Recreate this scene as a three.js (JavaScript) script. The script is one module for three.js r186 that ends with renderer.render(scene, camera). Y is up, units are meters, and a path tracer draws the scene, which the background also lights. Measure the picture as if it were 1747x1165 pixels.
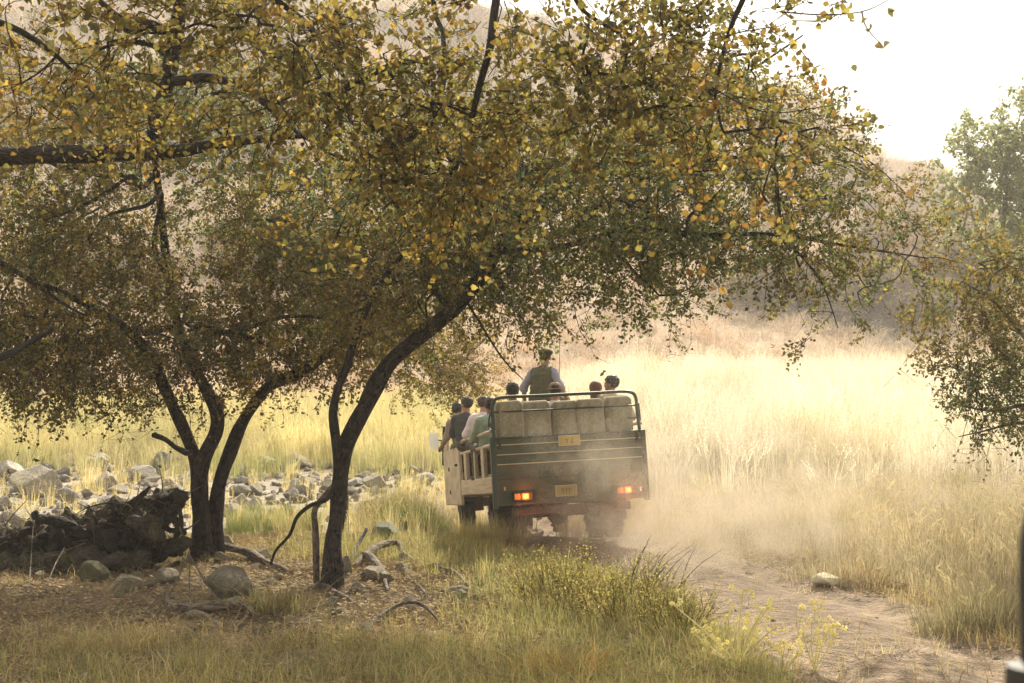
import * as THREE from 'three';
import { MarchingCubes } from 'three/addons/objects/MarchingCubes.js';
import { mergeGeometries, mergeVertices } from 'three/addons/utils/BufferGeometryUtils.js';
import { RoundedBoxGeometry } from 'three/addons/geometries/RoundedBoxGeometry.js';
import { ImprovedNoise } from 'three/addons/math/ImprovedNoise.js';

// ---------------------------------------------------------------- camera, sky, sun, exposure
const scene = new THREE.Scene();
const EYE = 2.3, PITCH = 0.02644;
const camera = new THREE.PerspectiveCamera(30, 1747 / 1165, 0.1, 2000);
camera.position.set(0, EYE, 0);
camera.rotation.set(PITCH, 0, 0);
camera.focus = 15;
camera.userData.fStop = 6.3;
const renderer = new THREE.WebGLRenderer({ antialias: true });
renderer.setSize(1024, 683);
renderer.toneMapping = THREE.LinearToneMapping;
renderer.toneMappingExposure = 3.4;
renderer.shadowMap.enabled = true;
renderer.shadowMap.type = THREE.PCFSoftShadowMap;

const SUN = new THREE.Vector3(0.20, 0.60, -0.77).normalize();
{ // hazy warm sky: pale all over, brighter round the sun, air only
  const W = 256, H = 128, data = new Float32Array(W * H * 4);
  for (let row = 0; row < H; row++) {
    const el = ((row + 0.5) / H - 0.5) * Math.PI;
    for (let col = 0; col < W; col++) {
      const az = ((col + 0.5) / W - 0.5) * 2 * Math.PI;
      const c = Math.cos(az) * Math.cos(el) * SUN.x + Math.sin(el) * SUN.y + Math.sin(az) * Math.cos(el) * SUN.z;
      const ang = Math.acos(Math.min(1, Math.max(-1, c)));
      const low = Math.exp(-Math.max(0, Math.sin(el)) * 2.2), glow = Math.exp(-ang * ang * 1.6), wide = Math.exp(-ang * 0.9);
      const k = (row * W + col) * 4;
      data[k] = 0.135 + 0.15 * low + 0.42 * glow + 0.34 * wide;
      data[k + 1] = 0.142 + 0.142 * low + 0.40 * glow + 0.32 * wide;
      data[k + 2] = 0.15 + 0.13 * low + 0.365 * glow + 0.275 * wide;
      data[k + 3] = 1;
    }
  }
  const t = new THREE.DataTexture(data, W, H, THREE.RGBAFormat, THREE.FloatType);
  t.mapping = THREE.EquirectangularReflectionMapping;
  t.magFilter = THREE.LinearFilter; t.minFilter = THREE.LinearFilter;
  t.needsUpdate = true;
  scene.background = t; scene.environment = t;
}
const sun = new THREE.DirectionalLight(new THREE.Color().setRGB(1, 0.91, 0.74), 5);
sun.name = 'sun';
sun.position.copy(SUN).multiplyScalar(120).add(new THREE.Vector3(0, 0, -40));
sun.target.position.set(0, 0, -40);
sun.castShadow = true; sun.shadow.radius = 1.6;
sun.shadow.mapSize.set(4096, 4096);
Object.assign(sun.shadow.camera, { left: -90, right: 90, top: 90, bottom: -90, near: 1, far: 320 });
scene.add(sun, sun.target);
scene.fog = new THREE.FogExp2(new THREE.Color().setRGB(1, 0.94, 0.86), 0.0016);

// ---------------------------------------------------------------- helpers
let seedState = 7;
const reseed = (s) => { seedState = s >>> 0; };
const rnd = () => { seedState = (seedState + 0x6d2b79f5) | 0; let t = Math.imul(seedState ^ (seedState >>> 15), 1 | seedState); t = (t + Math.imul(t ^ (t >>> 7), 61 | t)) ^ t; return ((t ^ (t >>> 14)) >>> 0) / 4294967296; };
const rr = (a, b) => a + (b - a) * rnd();
const gauss = () => Math.sqrt(-2 * Math.log(1 - rnd() * 0.9999)) * Math.cos(6.2832 * rnd());
const pick = (a) => a[Math.floor(rnd() * a.length) % a.length];
const V = (x, y, z) => new THREE.Vector3(x, y, z);
const C = (r, g, b) => new THREE.Color().setRGB(r, g, b);
const sstep = (a, b, x) => { const t = Math.min(1, Math.max(0, (x - a) / (b - a))); return t * t * (3 - 2 * t); };
const lerp = THREE.MathUtils.lerp;
const perlin = new ImprovedNoise();
const N2 = (x, y, s = 0) => perlin.noise(x + 31.7, y + 11.3, s + 5.1);
const fbm = (x, y, s = 0) => N2(x, y, s) + 0.5 * N2(x * 2.1, y * 2.1, s + 3) + 0.25 * N2(x * 4.3, y * 4.3, s + 7);

const used = new Map();
function numbered(name) { const n = used.get(name) ?? 0; used.set(name, n + 1); return n ? name + '_' + String(n).padStart(3, '0') : name; }
function tag(o, label, category, group, kind) {
  if (label) o.userData.label = label;
  if (category) o.userData.category = category;
  if (group) o.userData.group = group;
  if (kind) o.userData.kind = kind;
  return o;
}
function shade(o) { o.castShadow = true; o.receiveShadow = true; return o; }
function thing(name, label, category, pos = V(0, 0, 0), group) {
  const o = new THREE.Group(); o.name = numbered(name); o.position.copy(pos); scene.add(o);
  return tag(o, label, category, group);
}
function mesh(name, geo, mat, parent) { const m = shade(new THREE.Mesh(geo, mat)); m.name = parent ? name : numbered(name); (parent ?? scene).add(m); return m; }
function instanced(name, geo, mat, mats, cols, parent) {
  const m = shade(new THREE.InstancedMesh(geo, mat, mats.length)); m.name = parent ? name : numbered(name);
  mats.forEach((q, i) => m.setMatrixAt(i, q));
  if (cols) cols.forEach((c, i) => m.setColorAt(i, c));
  (parent ?? scene).add(m); m.userData.kind = 'stuff';
  return m;
}
// many small pieces, each shaped, turned and tinted, joined into one mesh
function joined(name, protos, lists, mat, parent) {
  let n = 0; lists.forEach(([m], i) => { n += m.length * protos[i].attributes.position.count; });
  const P = new Float32Array(n * 3), K = new Float32Array(n * 3), Nn = new Float32Array(n * 3); let o = 0; const nm = new THREE.Matrix3();
  lists.forEach(([ms, cs], i) => {
    const p = protos[i].attributes.position.array, c = protos[i].attributes.color.array, q = protos[i].attributes.normal.array;
    ms.forEach((m, j) => {
      const e = m.elements, k = cs[j], f = nm.getNormalMatrix(m).elements;
      for (let v = 0; v < p.length; v += 3, o += 3) {
        const x = p[v], y = p[v + 1], z = p[v + 2];
        P[o] = e[0] * x + e[4] * y + e[8] * z + e[12]; P[o + 1] = e[1] * x + e[5] * y + e[9] * z + e[13]; P[o + 2] = e[2] * x + e[6] * y + e[10] * z + e[14];
        K[o] = c[v] * k.r; K[o + 1] = c[v + 1] * k.g; K[o + 2] = c[v + 2] * k.b;
        const a = q[v], b = q[v + 1], d = q[v + 2]; let X = f[0] * a + f[3] * b + f[6] * d, Y = f[1] * a + f[4] * b + f[7] * d, Z = f[2] * a + f[5] * b + f[8] * d; const l = Math.hypot(X, Y, Z) || 1; Nn[o] = X / l; Nn[o + 1] = Y / l; Nn[o + 2] = Z / l;
      }
    });
  });
  const g = new THREE.BufferGeometry(); g.setAttribute('position', new THREE.BufferAttribute(P, 3)); g.setAttribute('color', new THREE.BufferAttribute(K, 3)); g.setAttribute('normal', new THREE.BufferAttribute(Nn, 3));
  const m = mesh(name, g, mat, parent); m.userData.kind = 'stuff'; return m;
}
const mat4 = (p, q, s) => new THREE.Matrix4().compose(p, q, typeof s === 'number' ? V(s, s, s) : s);
const quatY = (dir, spin = 0) => new THREE.Quaternion().setFromUnitVectors(V(0, 1, 0), dir.clone().normalize()).multiply(new THREE.Quaternion().setFromAxisAngle(V(0, 1, 0), spin));

const FPX = 582.5 / Math.tan(Math.PI / 12);
// a sight line of the photograph met with a chosen distance gives where a thing stands
function at(px, py, d) {
  const y = -(py - 582.5) / FPX, x = (px - 873.5) / FPX, c = Math.cos(PITCH), s = Math.sin(PITCH);
  const dy = y * c + s, dz = -c + y * s, k = -d / dz;
  return V(x * k, EYE + dy * k, -d);
}
const mpp = (d) => d / FPX;

// ---------------------------------------------------------------- textures
function tex(size, f, { srgb = true, rx = 1, ry = 1 } = {}) {
  const data = new Uint8Array(size * size * 4);
  for (let y = 0; y < size; y++) for (let x = 0; x < size; x++) {
    const c = f(x / size, y / size), k = (y * size + x) * 4;
    for (let i = 0; i < 3; i++) { let v = Math.min(1, Math.max(0, Array.isArray(c) ? c[i] : c)); if (srgb) v = v <= 0.0031308 ? v * 12.92 : 1.055 * v ** (1 / 2.4) - 0.055; data[k + i] = v * 255; }
    data[k + 3] = 255;
  }
  const t = new THREE.DataTexture(data, size, size, THREE.RGBAFormat);
  t.wrapS = t.wrapT = THREE.RepeatWrapping; t.magFilter = THREE.LinearFilter; t.minFilter = THREE.LinearMipmapLinearFilter; t.generateMipmaps = true;
  t.repeat.set(rx, ry); if (srgb) t.colorSpace = THREE.SRGBColorSpace; t.needsUpdate = true;
  return t;
}
// noise that repeats after one unit
function tileNoise(u, v, f, s) {
  const a = u * 6.2832, b = v * 6.2832, k = f / 6.2832;
  return perlin.noise(Math.cos(a) * k + s, Math.sin(a) * k + Math.cos(b) * k * 0.7 + s * 1.7, Math.sin(b) * k + 9 + s);
}
const tfbm = (u, v, f, s) => tileNoise(u, v, f, s) + 0.5 * tileNoise(u, v, f * 2, s + 4) + 0.25 * tileNoise(u, v, f * 4, s + 8) + 0.15 * tileNoise(u, v, f * 9, s + 2);
const std = (o) => new THREE.MeshStandardMaterial({ roughness: 0.9, metalness: 0, ...o });
const phys = (o) => new THREE.MeshPhysicalMaterial({ roughness: 1, metalness: 0, side: THREE.DoubleSide, ...o });

reseed(3);
const barkTone = tex(256, (u, v) => { const n = tfbm(u * 1, v, 9, 1), cr = Math.abs(tileNoise(u, v * 0.5 + 0.2, 14, 6)); const k = 0.8 + 0.7 * n - (cr < 0.09 ? 0.45 : 0); return [k, k * 0.93, k * 0.84]; });
const barkBump = tex(256, (u, v) => 0.5 + 0.4 * tfbm(u, v, 12, 1) - (Math.abs(tileNoise(u, v * 0.5 + 0.2, 14, 6)) < 0.07 ? 0.4 : 0), { srgb: false });
const grainTone = tex(512, (u, v) => { const n = 0.78 + 0.38 * tfbm(u, v, 10, 3) + 0.2 * tileNoise(u, v, 90, 12); return [n, n * 0.985, n * 0.95]; });
const grainBump = tex(512, (u, v) => 0.5 + 0.35 * tfbm(u, v, 16, 5) + 0.2 * tileNoise(u, v, 110, 3), { srgb: false });
const rockTone = tex(256, (u, v) => { const n = 0.8 + 0.3 * tfbm(u, v, 7, 8), w = tileNoise(u, v, 18, 2) > 0.24 ? 0.72 : 1, y = tileNoise(u, v, 5, 21) > 0.2 ? 0.86 : 1; return [n * w, n * w * (0.97 + 0.03 * y), n * w * 0.93 * y]; });
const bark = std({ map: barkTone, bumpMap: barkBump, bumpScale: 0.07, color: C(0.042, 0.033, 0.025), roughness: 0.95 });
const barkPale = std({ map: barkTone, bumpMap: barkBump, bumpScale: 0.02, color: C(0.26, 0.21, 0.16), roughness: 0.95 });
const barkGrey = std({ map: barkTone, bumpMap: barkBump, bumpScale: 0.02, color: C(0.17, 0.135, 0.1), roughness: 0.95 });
const leafMat = phys({ color: C(1, 1, 1), vertexColors: true, transmission: 0.6, roughness: 1, specularIntensity: 0.35 });
const farMat = new THREE.MeshLambertMaterial({ vertexColors: true, side: THREE.DoubleSide });
const grassMat = phys({ color: C(1, 1, 1), vertexColors: true, transmission: 0.35, roughness: 1, specularIntensity: 0 });

// ---------------------------------------------------------------- geometry helpers
function paint(g, c) { // one colour for the whole piece
  const n = g.attributes.position.count, a = new Float32Array(n * 3);
  for (let i = 0; i < n; i++) { a[i * 3] = c.r; a[i * 3 + 1] = c.g; a[i * 3 + 2] = c.b; }
  g.setAttribute('color', new THREE.BufferAttribute(a, 3)); return g;
}
function tube(pts, radii, segs, ring = 8, lump = 0.06, ends = true) {
  const curve = new THREE.CatmullRomCurve3(pts), P = [], U = [], I = [], len = curve.getLength();
  const frames = curve.computeFrenetFrames(segs, false), s0 = rnd() * 50;
  const rad = (t) => { const f = t * (radii.length - 1), i = Math.min(radii.length - 2, Math.floor(f)); return lerp(radii[i], radii[i + 1], f - i); };
  for (let i = 0; i <= segs; i++) {
    const t = i / segs, p = curve.getPointAt(t), r = rad(t);
    for (let j = 0; j <= ring; j++) {
      const a = (j % ring) / ring * Math.PI * 2, k = r * (1 + lump * 2 * (perlin.noise(Math.cos(a) * 1.3 + s0, Math.sin(a) * 1.3, t * len * 2.2 + s0) + (lump > 0.2 ? 0.55 * perlin.noise(Math.cos(a) * 3.1 + s0, Math.sin(a) * 3.1, t * len * 7 + s0) + 0.4 * perlin.noise(Math.cos(a) * 7 + s0, Math.sin(a) * 7, t * len * 13) : 0)));
      P.push(p.x + (frames.normals[i].x * Math.cos(a) + frames.binormals[i].x * Math.sin(a)) * k, p.y + (frames.normals[i].y * Math.cos(a) + frames.binormals[i].y * Math.sin(a)) * k, p.z + (frames.normals[i].z * Math.cos(a) + frames.binormals[i].z * Math.sin(a)) * k);
      U.push(j / ring * Math.max(1, Math.round(r * 12)), t * len * 1.6);
    }
  }
  for (let i = 0; i < segs; i++) for (let j = 0; j < ring; j++) { const a = i * (ring + 1) + j, b = a + ring + 1; I.push(a, a + 1, b, b, a + 1, b + 1); }
  if (ends) for (const [row, flip] of [[0, 1], [segs, 0]]) {
    const p = curve.getPointAt(row / segs), c = P.length / 3; P.push(p.x, p.y, p.z); U.push(0.5, 0);
    for (let j = 0; j < ring; j++) { const a = row * (ring + 1) + j; flip ? I.push(c, a + 1, a) : I.push(c, a, a + 1); }
  }
  const g = new THREE.BufferGeometry();
  g.setAttribute('position', new THREE.Float32BufferAttribute(P, 3)); g.setAttribute('uv', new THREE.Float32BufferAttribute(U, 2)); g.setIndex(I); g.computeVertexNormals();
  return g;
}
const merged = (list) => mergeGeometries(list.map((g) => (g.index ? g.toNonIndexed() : g)), false);

// leaf blade pieces: a folded pointed oval along +y, pushed into arrays
function addLeaf(out, base, dir, up, len, wid, col, cup = 0.25) {
  const d = dir.clone().normalize(), s = V().crossVectors(d, up).normalize(); if (s.lengthSq() < 0.1) s.set(1, 0, 0);
  const n = V().crossVectors(s, d), q = (t, w, h) => base.clone().addScaledVector(d, t * len).addScaledVector(s, w * wid).addScaledVector(n, h * wid);
  const p = [q(0, 0, 0), q(0.32, -0.5, cup), q(0.7, -0.38, cup * 0.6), q(1, 0, -0.15), q(0.7, 0.38, cup * 0.6), q(0.32, 0.5, cup)];
  for (const [a, b, c] of [[0, 1, 5], [1, 2, 5], [2, 4, 5], [2, 3, 4]]) for (const k of [a, c, b]) { out.P.push(p[k].x, p[k].y, p[k].z); out.K.push(col.r, col.g, col.b); }
}
function addStick(out, a, b, r0, r1, col) {
  const d = b.clone().sub(a).normalize(), s = V().crossVectors(d, Math.abs(d.y) < 0.9 ? V(0, 1, 0) : V(1, 0, 0)).normalize(), t = V().crossVectors(d, s), A = [], B = [];
  for (let i = 0; i < 3; i++) { const c = Math.cos(i * 2.094), e = Math.sin(i * 2.094); A.push(a.clone().addScaledVector(s, c * r0).addScaledVector(t, e * r0)); B.push(b.clone().addScaledVector(s, c * r1).addScaledVector(t, e * r1)); }
  for (let i = 0; i < 3; i++) { const j = (i + 1) % 3; for (const p of [A[i], A[j], B[i], B[i], A[j], B[j]]) { out.P.push(p.x, p.y, p.z); out.K.push(col.r, col.g, col.b); } }
}
function build(out) {
  const g = new THREE.BufferGeometry();
  g.setAttribute('position', new THREE.Float32BufferAttribute(out.P, 3)); g.setAttribute('color', new THREE.Float32BufferAttribute(out.K, 3)); g.computeVertexNormals(); return g;
}
const soup = () => ({ P: [], K: [] });
const ball = () => { let v; do v = V(rr(-1, 1), rr(-1, 1), rr(-1, 1)); while (v.lengthSq() > 1); return v; };
const tint = (c, k) => C(c.r * k, c.g * k, c.b * k);
// ---------------------------------------------------------------- terrain
const TRACK = [[3.6, -12], [3.55, 0], [3.35, 7], [3.15, 10], [2.9, 12.5], [2.1, 15.2], [1.05, 17.4], [0.5, 20], [-0.1, 23.5], [-1.0, 29], [-1.6, 36]];
function trackX(d) {
  if (d <= TRACK[0][1]) return TRACK[0][0];
  for (let i = 0; i < TRACK.length - 1; i++) if (d <= TRACK[i + 1][1]) { const t = sstep(TRACK[i][1], TRACK[i + 1][1], d), l = (d - TRACK[i][1]) / (TRACK[i + 1][1] - TRACK[i][1]); return lerp(TRACK[i][0], TRACK[i + 1][0], lerp(l, t, 0.3)); }
  return TRACK[TRACK.length - 1][0];
}
function ridge(x) { // how high the hill stands, by where one looks
  const p = [[-260, 40], [-120, 52], [-40, 52], [-10, 46], [18, 41], [36, 35], [53, 25], [72, 18], [110, 13], [260, 11]];
  for (let i = 0; i < p.length - 1; i++) if (x <= p[i + 1][0]) return lerp(p[i][1], p[i + 1][1], sstep(p[i][0], p[i + 1][0], x));
  return 14;
}
function H(x, d) {
  let h = 0.05 * fbm(x * 0.35, d * 0.35) + 0.02 * N2(x * 1.7, d * 1.7, 4);
  const bed = sstep(2.6, -0.2, x - 0.6 - 0.02 * (d - 18)); // how far left of the right bank
  h -= bed * 0.6 * sstep(17.2, 23.5, d + Math.max(0, -x - 2) * 0.05) * (1 - sstep(35, 44, d));
  h += bed * 0.35 * sstep(38, 60, d);
  const right = sstep(1.6, 6, x - trackX(Math.min(d, 22)));
  h += right * (0.12 * sstep(13, 18, d) + 1.25 * sstep(22, 62, d));
  h += (1 - right) * (1 - bed) * 0.8 * sstep(26, 62, d);
  h += sstep(60, 400, d) * 2.35 * ridge(x * 170 / Math.max(60, d)) * (1 + 0.05 * fbm(x * 0.013, d * 0.013, 9)) + sstep(70, 200, d) * 2.2 * fbm(x * 0.03, d * 0.03, 2);
  h -= sstep(410, 620, d) * 60;
  const off = x - trackX(d), near = 1 - sstep(30, 36, d);
  h -= near * 0.075 * (Math.exp(-(((off - 0.72) / 0.26) ** 2)) + Math.exp(-(((off + 0.72) / 0.26) ** 2)));
  return h;
}
const ground = (x, z) => H(x, -z);
function groundAt(px, py) { // where a sight line meets the ground
  const a = at(px, py, 1), o = V(0, EYE, 0), dir = a.sub(o); let d = 4;
  for (; d < 200; d += 0.04) { const y = EYE + dir.y * d; if (y <= H(dir.x * d, d)) break; }
  return V(dir.x * d, H(dir.x * d, d), -d);
}
{
  const rows = [], P = [], K = [], U = [], I = [], NX = 260;
  for (let d = -45; d < 6; d += 3) rows.push(d);
  for (let d = 6; d < 26; d += 0.13) rows.push(d);
  for (let d = 26; d < 640; d *= 1.024) rows.push(d);
  const soil = C(0.28, 0.215, 0.135), straw = C(0.34, 0.255, 0.125), sand = C(0.30, 0.26, 0.205), hill = C(0.36, 0.255, 0.16), litter = C(0.27, 0.215, 0.135), green = C(0.13, 0.125, 0.05);
  rows.forEach((d) => {
    const half = 26 + Math.max(0, d) * 1.05;
    for (let i = 0; i <= NX; i++) {
      const u = i / NX * 2 - 1, x = half * u * (0.3 + 0.7 * u * u), y = H(x, d);
      P.push(x, y, -d); U.push(x / 2.1, d / 2.1);
      const n = fbm(x * 0.8, d * 0.8, 3), c = soil.clone().lerp(straw, THREE.MathUtils.clamp(0.45 + n * 0.7, 0, 1));
      c.lerp(green, 0.5 * sstep(-0.1, 0.5, fbm(x * 0.4, d * 0.4, 12)) * (1 - sstep(20, 40, d)));
      const under = Math.exp(-(((x + 2.8) / 4.2) ** 2) - (((d - 14.2) / 3.2) ** 2)); c.lerp(litter, Math.max(under * 0.9, 0.65 * sstep(2.2, 0.5, x) * sstep(8, 10, d) * (1 - sstep(15, 17, d)) * (0.7 + 0.5 * fbm(x * 1.3, d * 1.3, 17))));
      const bed = sstep(2.2, -0.6, x - 0.6) * sstep(18, 22, d) * (1 - sstep(34, 40, d)); c.lerp(sand, bed * 0.85);
      c.lerp(hill, sstep(55, 90, d)); c.multiplyScalar(1 + 0.2 * fbm(x * 0.09, d * 0.09, 6) * sstep(50, 80, d));
      K.push(c.r, c.g, c.b);
    }
  });
  for (let r = 0; r < rows.length - 1; r++) for (let i = 0; i < NX; i++) { const a = r * (NX + 1) + i, b = a + NX + 1; I.push(a, a + 1, b, b, a + 1, b + 1); }
  const g = new THREE.BufferGeometry();
  g.setAttribute('position', new THREE.Float32BufferAttribute(P, 3)); g.setAttribute('color', new THREE.Float32BufferAttribute(K, 3)); g.setAttribute('uv', new THREE.Float32BufferAttribute(U, 2)); g.setIndex(I); g.computeVertexNormals();
  tag(mesh('ground', g, std({ vertexColors: true, map: grainTone, bumpMap: grainBump, bumpScale: 0.05, roughness: 1 })), 'dry earth with straw and leaf litter under the trees and up the hill', null, null, 'structure');
}
{ // the wheel track: a sheet of bare dust over the ground
  const P = [], U = [], K = [], I = [], NX = 26; let r = 0;
  for (let d = -10; d < 34; d += 0.13, r++) {
    const c = trackX(d), wl = 1.3 + 0.35 * fbm(d * 0.5, 1, 2) + 0.12 * N2(d * 4, 2), wr = 1.3 + 0.4 * fbm(d * 0.45, 7, 3) + 0.12 * N2(d * 4, 9);
    for (let i = 0; i <= NX; i++) {
      const u = i / NX, x = c - wl + (wl + wr) * u, edge = Math.min(u, 1 - u) < 0.001 ? -0.03 : 0.014;
      P.push(x, H(x, d) + edge, -d); U.push(x / 1.7, d / 1.7);
      const off = x - c, rut = Math.exp(-(((off - 0.72) / 0.4) ** 2)) + Math.exp(-(((off + 0.72) / 0.4) ** 2));
      const k = C(0.185, 0.128, 0.08).lerp(C(0.245, 0.175, 0.112), Math.min(1, rut)).lerp(C(0.15, 0.105, 0.065), 0.5 * sstep(0, 0.4, fbm(x * 2, d * 2, 4)) * (1 - Math.min(1, rut)));
      K.push(k.r, k.g, k.b);
    }
  }
  for (let a = 0; a < r - 1; a++) for (let i = 0; i < NX; i++) { const p = a * (NX + 1) + i, q = p + NX + 1; I.push(p, p + 1, q, q, p + 1, q + 1); }
  const g = new THREE.BufferGeometry();
  g.setAttribute('position', new THREE.Float32BufferAttribute(P, 3)); g.setAttribute('color', new THREE.Float32BufferAttribute(K, 3)); g.setAttribute('uv', new THREE.Float32BufferAttribute(U, 2)); g.setIndex(I); g.computeVertexNormals();
  tag(mesh('dirt_track', g, std({ vertexColors: true, map: grainTone, bumpMap: grainBump, bumpScale: 0.06, roughness: 1 })), 'dusty wheel track curving from lower right to the truck', null, null, 'structure');
}

// ---------------------------------------------------------------- grass
function tuft(n, h, spread, lean, wid, { head = 0, cols, segs = 2, curl = 0.5 } = {}) {
  const o = soup();
  for (let i = 0; i < n; i++) {
    const a = rr(0, 6.283), b = V(Math.cos(a), 0, Math.sin(a)).multiplyScalar(spread * Math.sqrt(rnd())), da = a + rr(-1.3, 1.3), out = V(Math.cos(da), 0, Math.sin(da));
    const hh = h * rr(0.5, 1.08), le = lean * rr(0.2, 1.4), side = V(-Math.sin(da + rr(-0.9, 0.9)), 0, Math.cos(da)).normalize(), c = tint(pick(cols), rr(0.75, 1.2));
    const pt = (t) => b.clone().add(V(0, hh * t * (1 - curl * 0.3 * le * t), 0)).addScaledVector(out, hh * le * t * t);
    for (let s = 0; s < segs; s++) {
      const t0 = s / segs, t1 = (s + 1) / segs, w0 = wid * (1 - t0 * 0.8), w1 = s === segs - 1 ? 0 : wid * (1 - t1 * 0.8), p0 = pt(t0), p1 = pt(t1);
      const A = p0.clone().addScaledVector(side, w0), B = p0.clone().addScaledVector(side, -w0), D = p1.clone().addScaledVector(side, w1), E = p1.clone().addScaledVector(side, -w1);
      for (const q of w1 ? [A, B, D, D, B, E] : [A, B, D]) { o.P.push(q.x, q.y, q.z); o.K.push(c.r, c.g, c.b); }
    }
    if (head && rnd() < head) { const p = pt(1), hc = tint(cols[0], 1.15); for (let k = 0; k < 4; k++) { const q = pt(1 - k * 0.05); addLeaf(o, q, out.clone().multiplyScalar(rr(0.2, 0.7)).add(V(rr(-0.4, 0.4), rr(0.4, 1), rr(-0.4, 0.4))), side, 0.06, 0.012, hc, 0.1); } }
  }
  return build(o);
}
const STRAW = [C(0.72, 0.65, 0.50), C(0.64, 0.57, 0.42), C(0.76, 0.71, 0.57), C(0.56, 0.49, 0.35)];
const GOLD = [C(0.60, 0.51, 0.25), C(0.52, 0.46, 0.20), C(0.40, 0.39, 0.17), C(0.68, 0.59, 0.34)];
const OLIVE = [C(0.42, 0.35, 0.20), C(0.48, 0.40, 0.24), C(0.31, 0.27, 0.14), C(0.55, 0.46, 0.30)];
const GREENS = [C(0.10, 0.135, 0.04), C(0.14, 0.16, 0.05), C(0.18, 0.18, 0.06), C(0.08, 0.11, 0.035)];
const DRY = [C(0.50, 0.41, 0.20), C(0.36, 0.27, 0.13), C(0.56, 0.46, 0.24), C(0.28, 0.27, 0.10), C(0.48, 0.36, 0.15)];
reseed(11);
const tall = [0, 1, 2].map(() => tuft(30, 1.4, 0.17, 0.2, 0.006, { head: 0.6, cols: STRAW }));
const gold = [0, 1, 2].map(() => tuft(30, 1.0, 0.17, 0.26, 0.0065, { head: 0.3, cols: GOLD }));
const lowG = [0, 1, 2].map(() => tuft(26, 0.5, 0.17, 0.4, 0.0042, { head: 0.1, cols: OLIVE }));
const shortD = [0, 1, 2].map(() => tuft(15, 0.17, 0.13, 1.0, 0.0028, { cols: DRY, segs: 2, curl: 0.9 }));
const shortG = [0, 1, 2].map(() => tuft(16, 0.17, 0.12, 0.6, 0.003, { cols: [C(0.34, 0.34, 0.12), C(0.44, 0.39, 0.15), C(0.26, 0.28, 0.09), C(0.50, 0.42, 0.19)], segs: 2, curl: 0.9 }));
const litterG = [0, 1].map(() => { const o = soup(); for (let i = 0; i < 26; i++) { const p = V(rr(-0.25, 0.25), rr(0.004, 0.03), rr(-0.25, 0.25)), a = rr(0, 6.28), d = V(Math.cos(a), rr(-0.15, 0.3), Math.sin(a)); if (rnd() < 0.6) addLeaf(o, p, d, V(rr(-0.4, 0.4), 1, rr(-0.4, 0.4)), rr(0.03, 0.06), 0.028, tint(pick([C(0.38, 0.29, 0.16), C(0.48, 0.39, 0.21), C(0.24, 0.17, 0.10), C(0.42, 0.32, 0.20)]), rr(0.7, 1.2)), rr(0, 0.6)); else addStick(o, p, p.clone().addScaledVector(d, rr(0.08, 0.3)), 0.003, 0.0015, tint(C(0.33, 0.25, 0.17), rr(0.5, 1.2))); } return build(o); });
function scatter(name, label, protos, count, place, parent) { // place() gives {x, d, s, k} or null
  const lists = protos.map(() => [[], []]);
  for (let i = 0; i < count; i++) {
    const q = place(); if (!q) continue;
    const n = i % protos.length, m = mat4(V(q.x, H(q.x, q.d) - 0.015, -q.d), new THREE.Quaternion().setFromEuler(new THREE.Euler(rr(-0.1, 0.1), rr(0, 6.28), rr(-0.1, 0.1))), V(q.s * rr(0.85, 1.2), q.s * rr(0.8, 1.2), q.s * rr(0.85, 1.2)));
    lists[n][0].push(m); lists[n][1].push(q.k ?? C(1, 1, 1));
  }
  const root = new THREE.Group(); root.name = numbered(name); scene.add(root); tag(root, label, 'grass', null, 'stuff');
  lists.forEach(([m, c], n) => m.length && tag(instanced('grass_tuft', protos[n], grassMat, m, c, root)));
}
const tone = (x, d, f = 0.5, a = 0.25) => { const n = 1 + a * fbm(x * f, d * f, 8), w = 0.06 * N2(x * 0.7, d * 0.7, 3); return C(n * (1 + w), n, n * (1 - w)); };
const spread = (d) => d * 0.46 + 1.5;
reseed(12);
scatter('tall_dry_grass', 'tall pale dry grass in the sunlit field right of the truck', tall, 12500, () => {
  const d = 20 + 52 * Math.pow(rnd(), 0.9), x = rr(0, 1) * (spread(d) + 1) + 0.2, off = x - trackX(Math.min(d, 34));
  if (d < 34 && off < 2.4 + 0.5 * fbm(d * 0.4, x * 0.2)) return null;
  if (d < 25 && rnd() > sstep(20, 25, d)) return null;
  return { x, d, s: rr(0.6, 1.25) * (1 + 0.5 * fbm(x * 0.45, d * 0.35, 5)), k: tone(x, d, 0.4, 0.5).lerp(C(0.72, 0.68, 0.5), 0.7 * sstep(0.15, 0.6, fbm(x * 0.3, d * 0.25, 29))) };
});
scatter('golden_grass', 'golden green grass beyond the stony stream bed at left', gold, 8500, () => {
  const d = 35 + 36 * Math.pow(rnd(), 0.9), x = -rr(-0.07, 1) * (spread(d) + 1);
  if (rnd() > sstep(34, 39, d + 3 * fbm(x * 0.3, 2))) return null;
  return { x, d, s: rr(0.6, 1.3) * (1 + 0.4 * fbm(x * 0.35, d * 0.25, 5)), k: tone(x, d, 0.35, 0.45).lerp(C(0.5, 0.62, 0.4), 0.75 * sstep(0.1, 0.6, fbm(x * 0.22, d * 0.2, 19))) };
});
scatter('verge_grass', 'dusty olive grass between the track and the pale field', lowG, 7000, () => {
  const d = rr(9, 27), x = trackX(d) + rr(1.0, 9.5), off = x - trackX(d);
  if (rnd() > sstep(0.9, 2.0, off + 0.7 * fbm(x * 0.7, d * 0.7)) || x > spread(d) + 1) return null;
  return { x, d, s: rr(0.55, 1.25) * lerp(0.7, 1.15, sstep(1.5, 4, off)), k: tone(x, d, 0.6, 0.35) };
});
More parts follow.
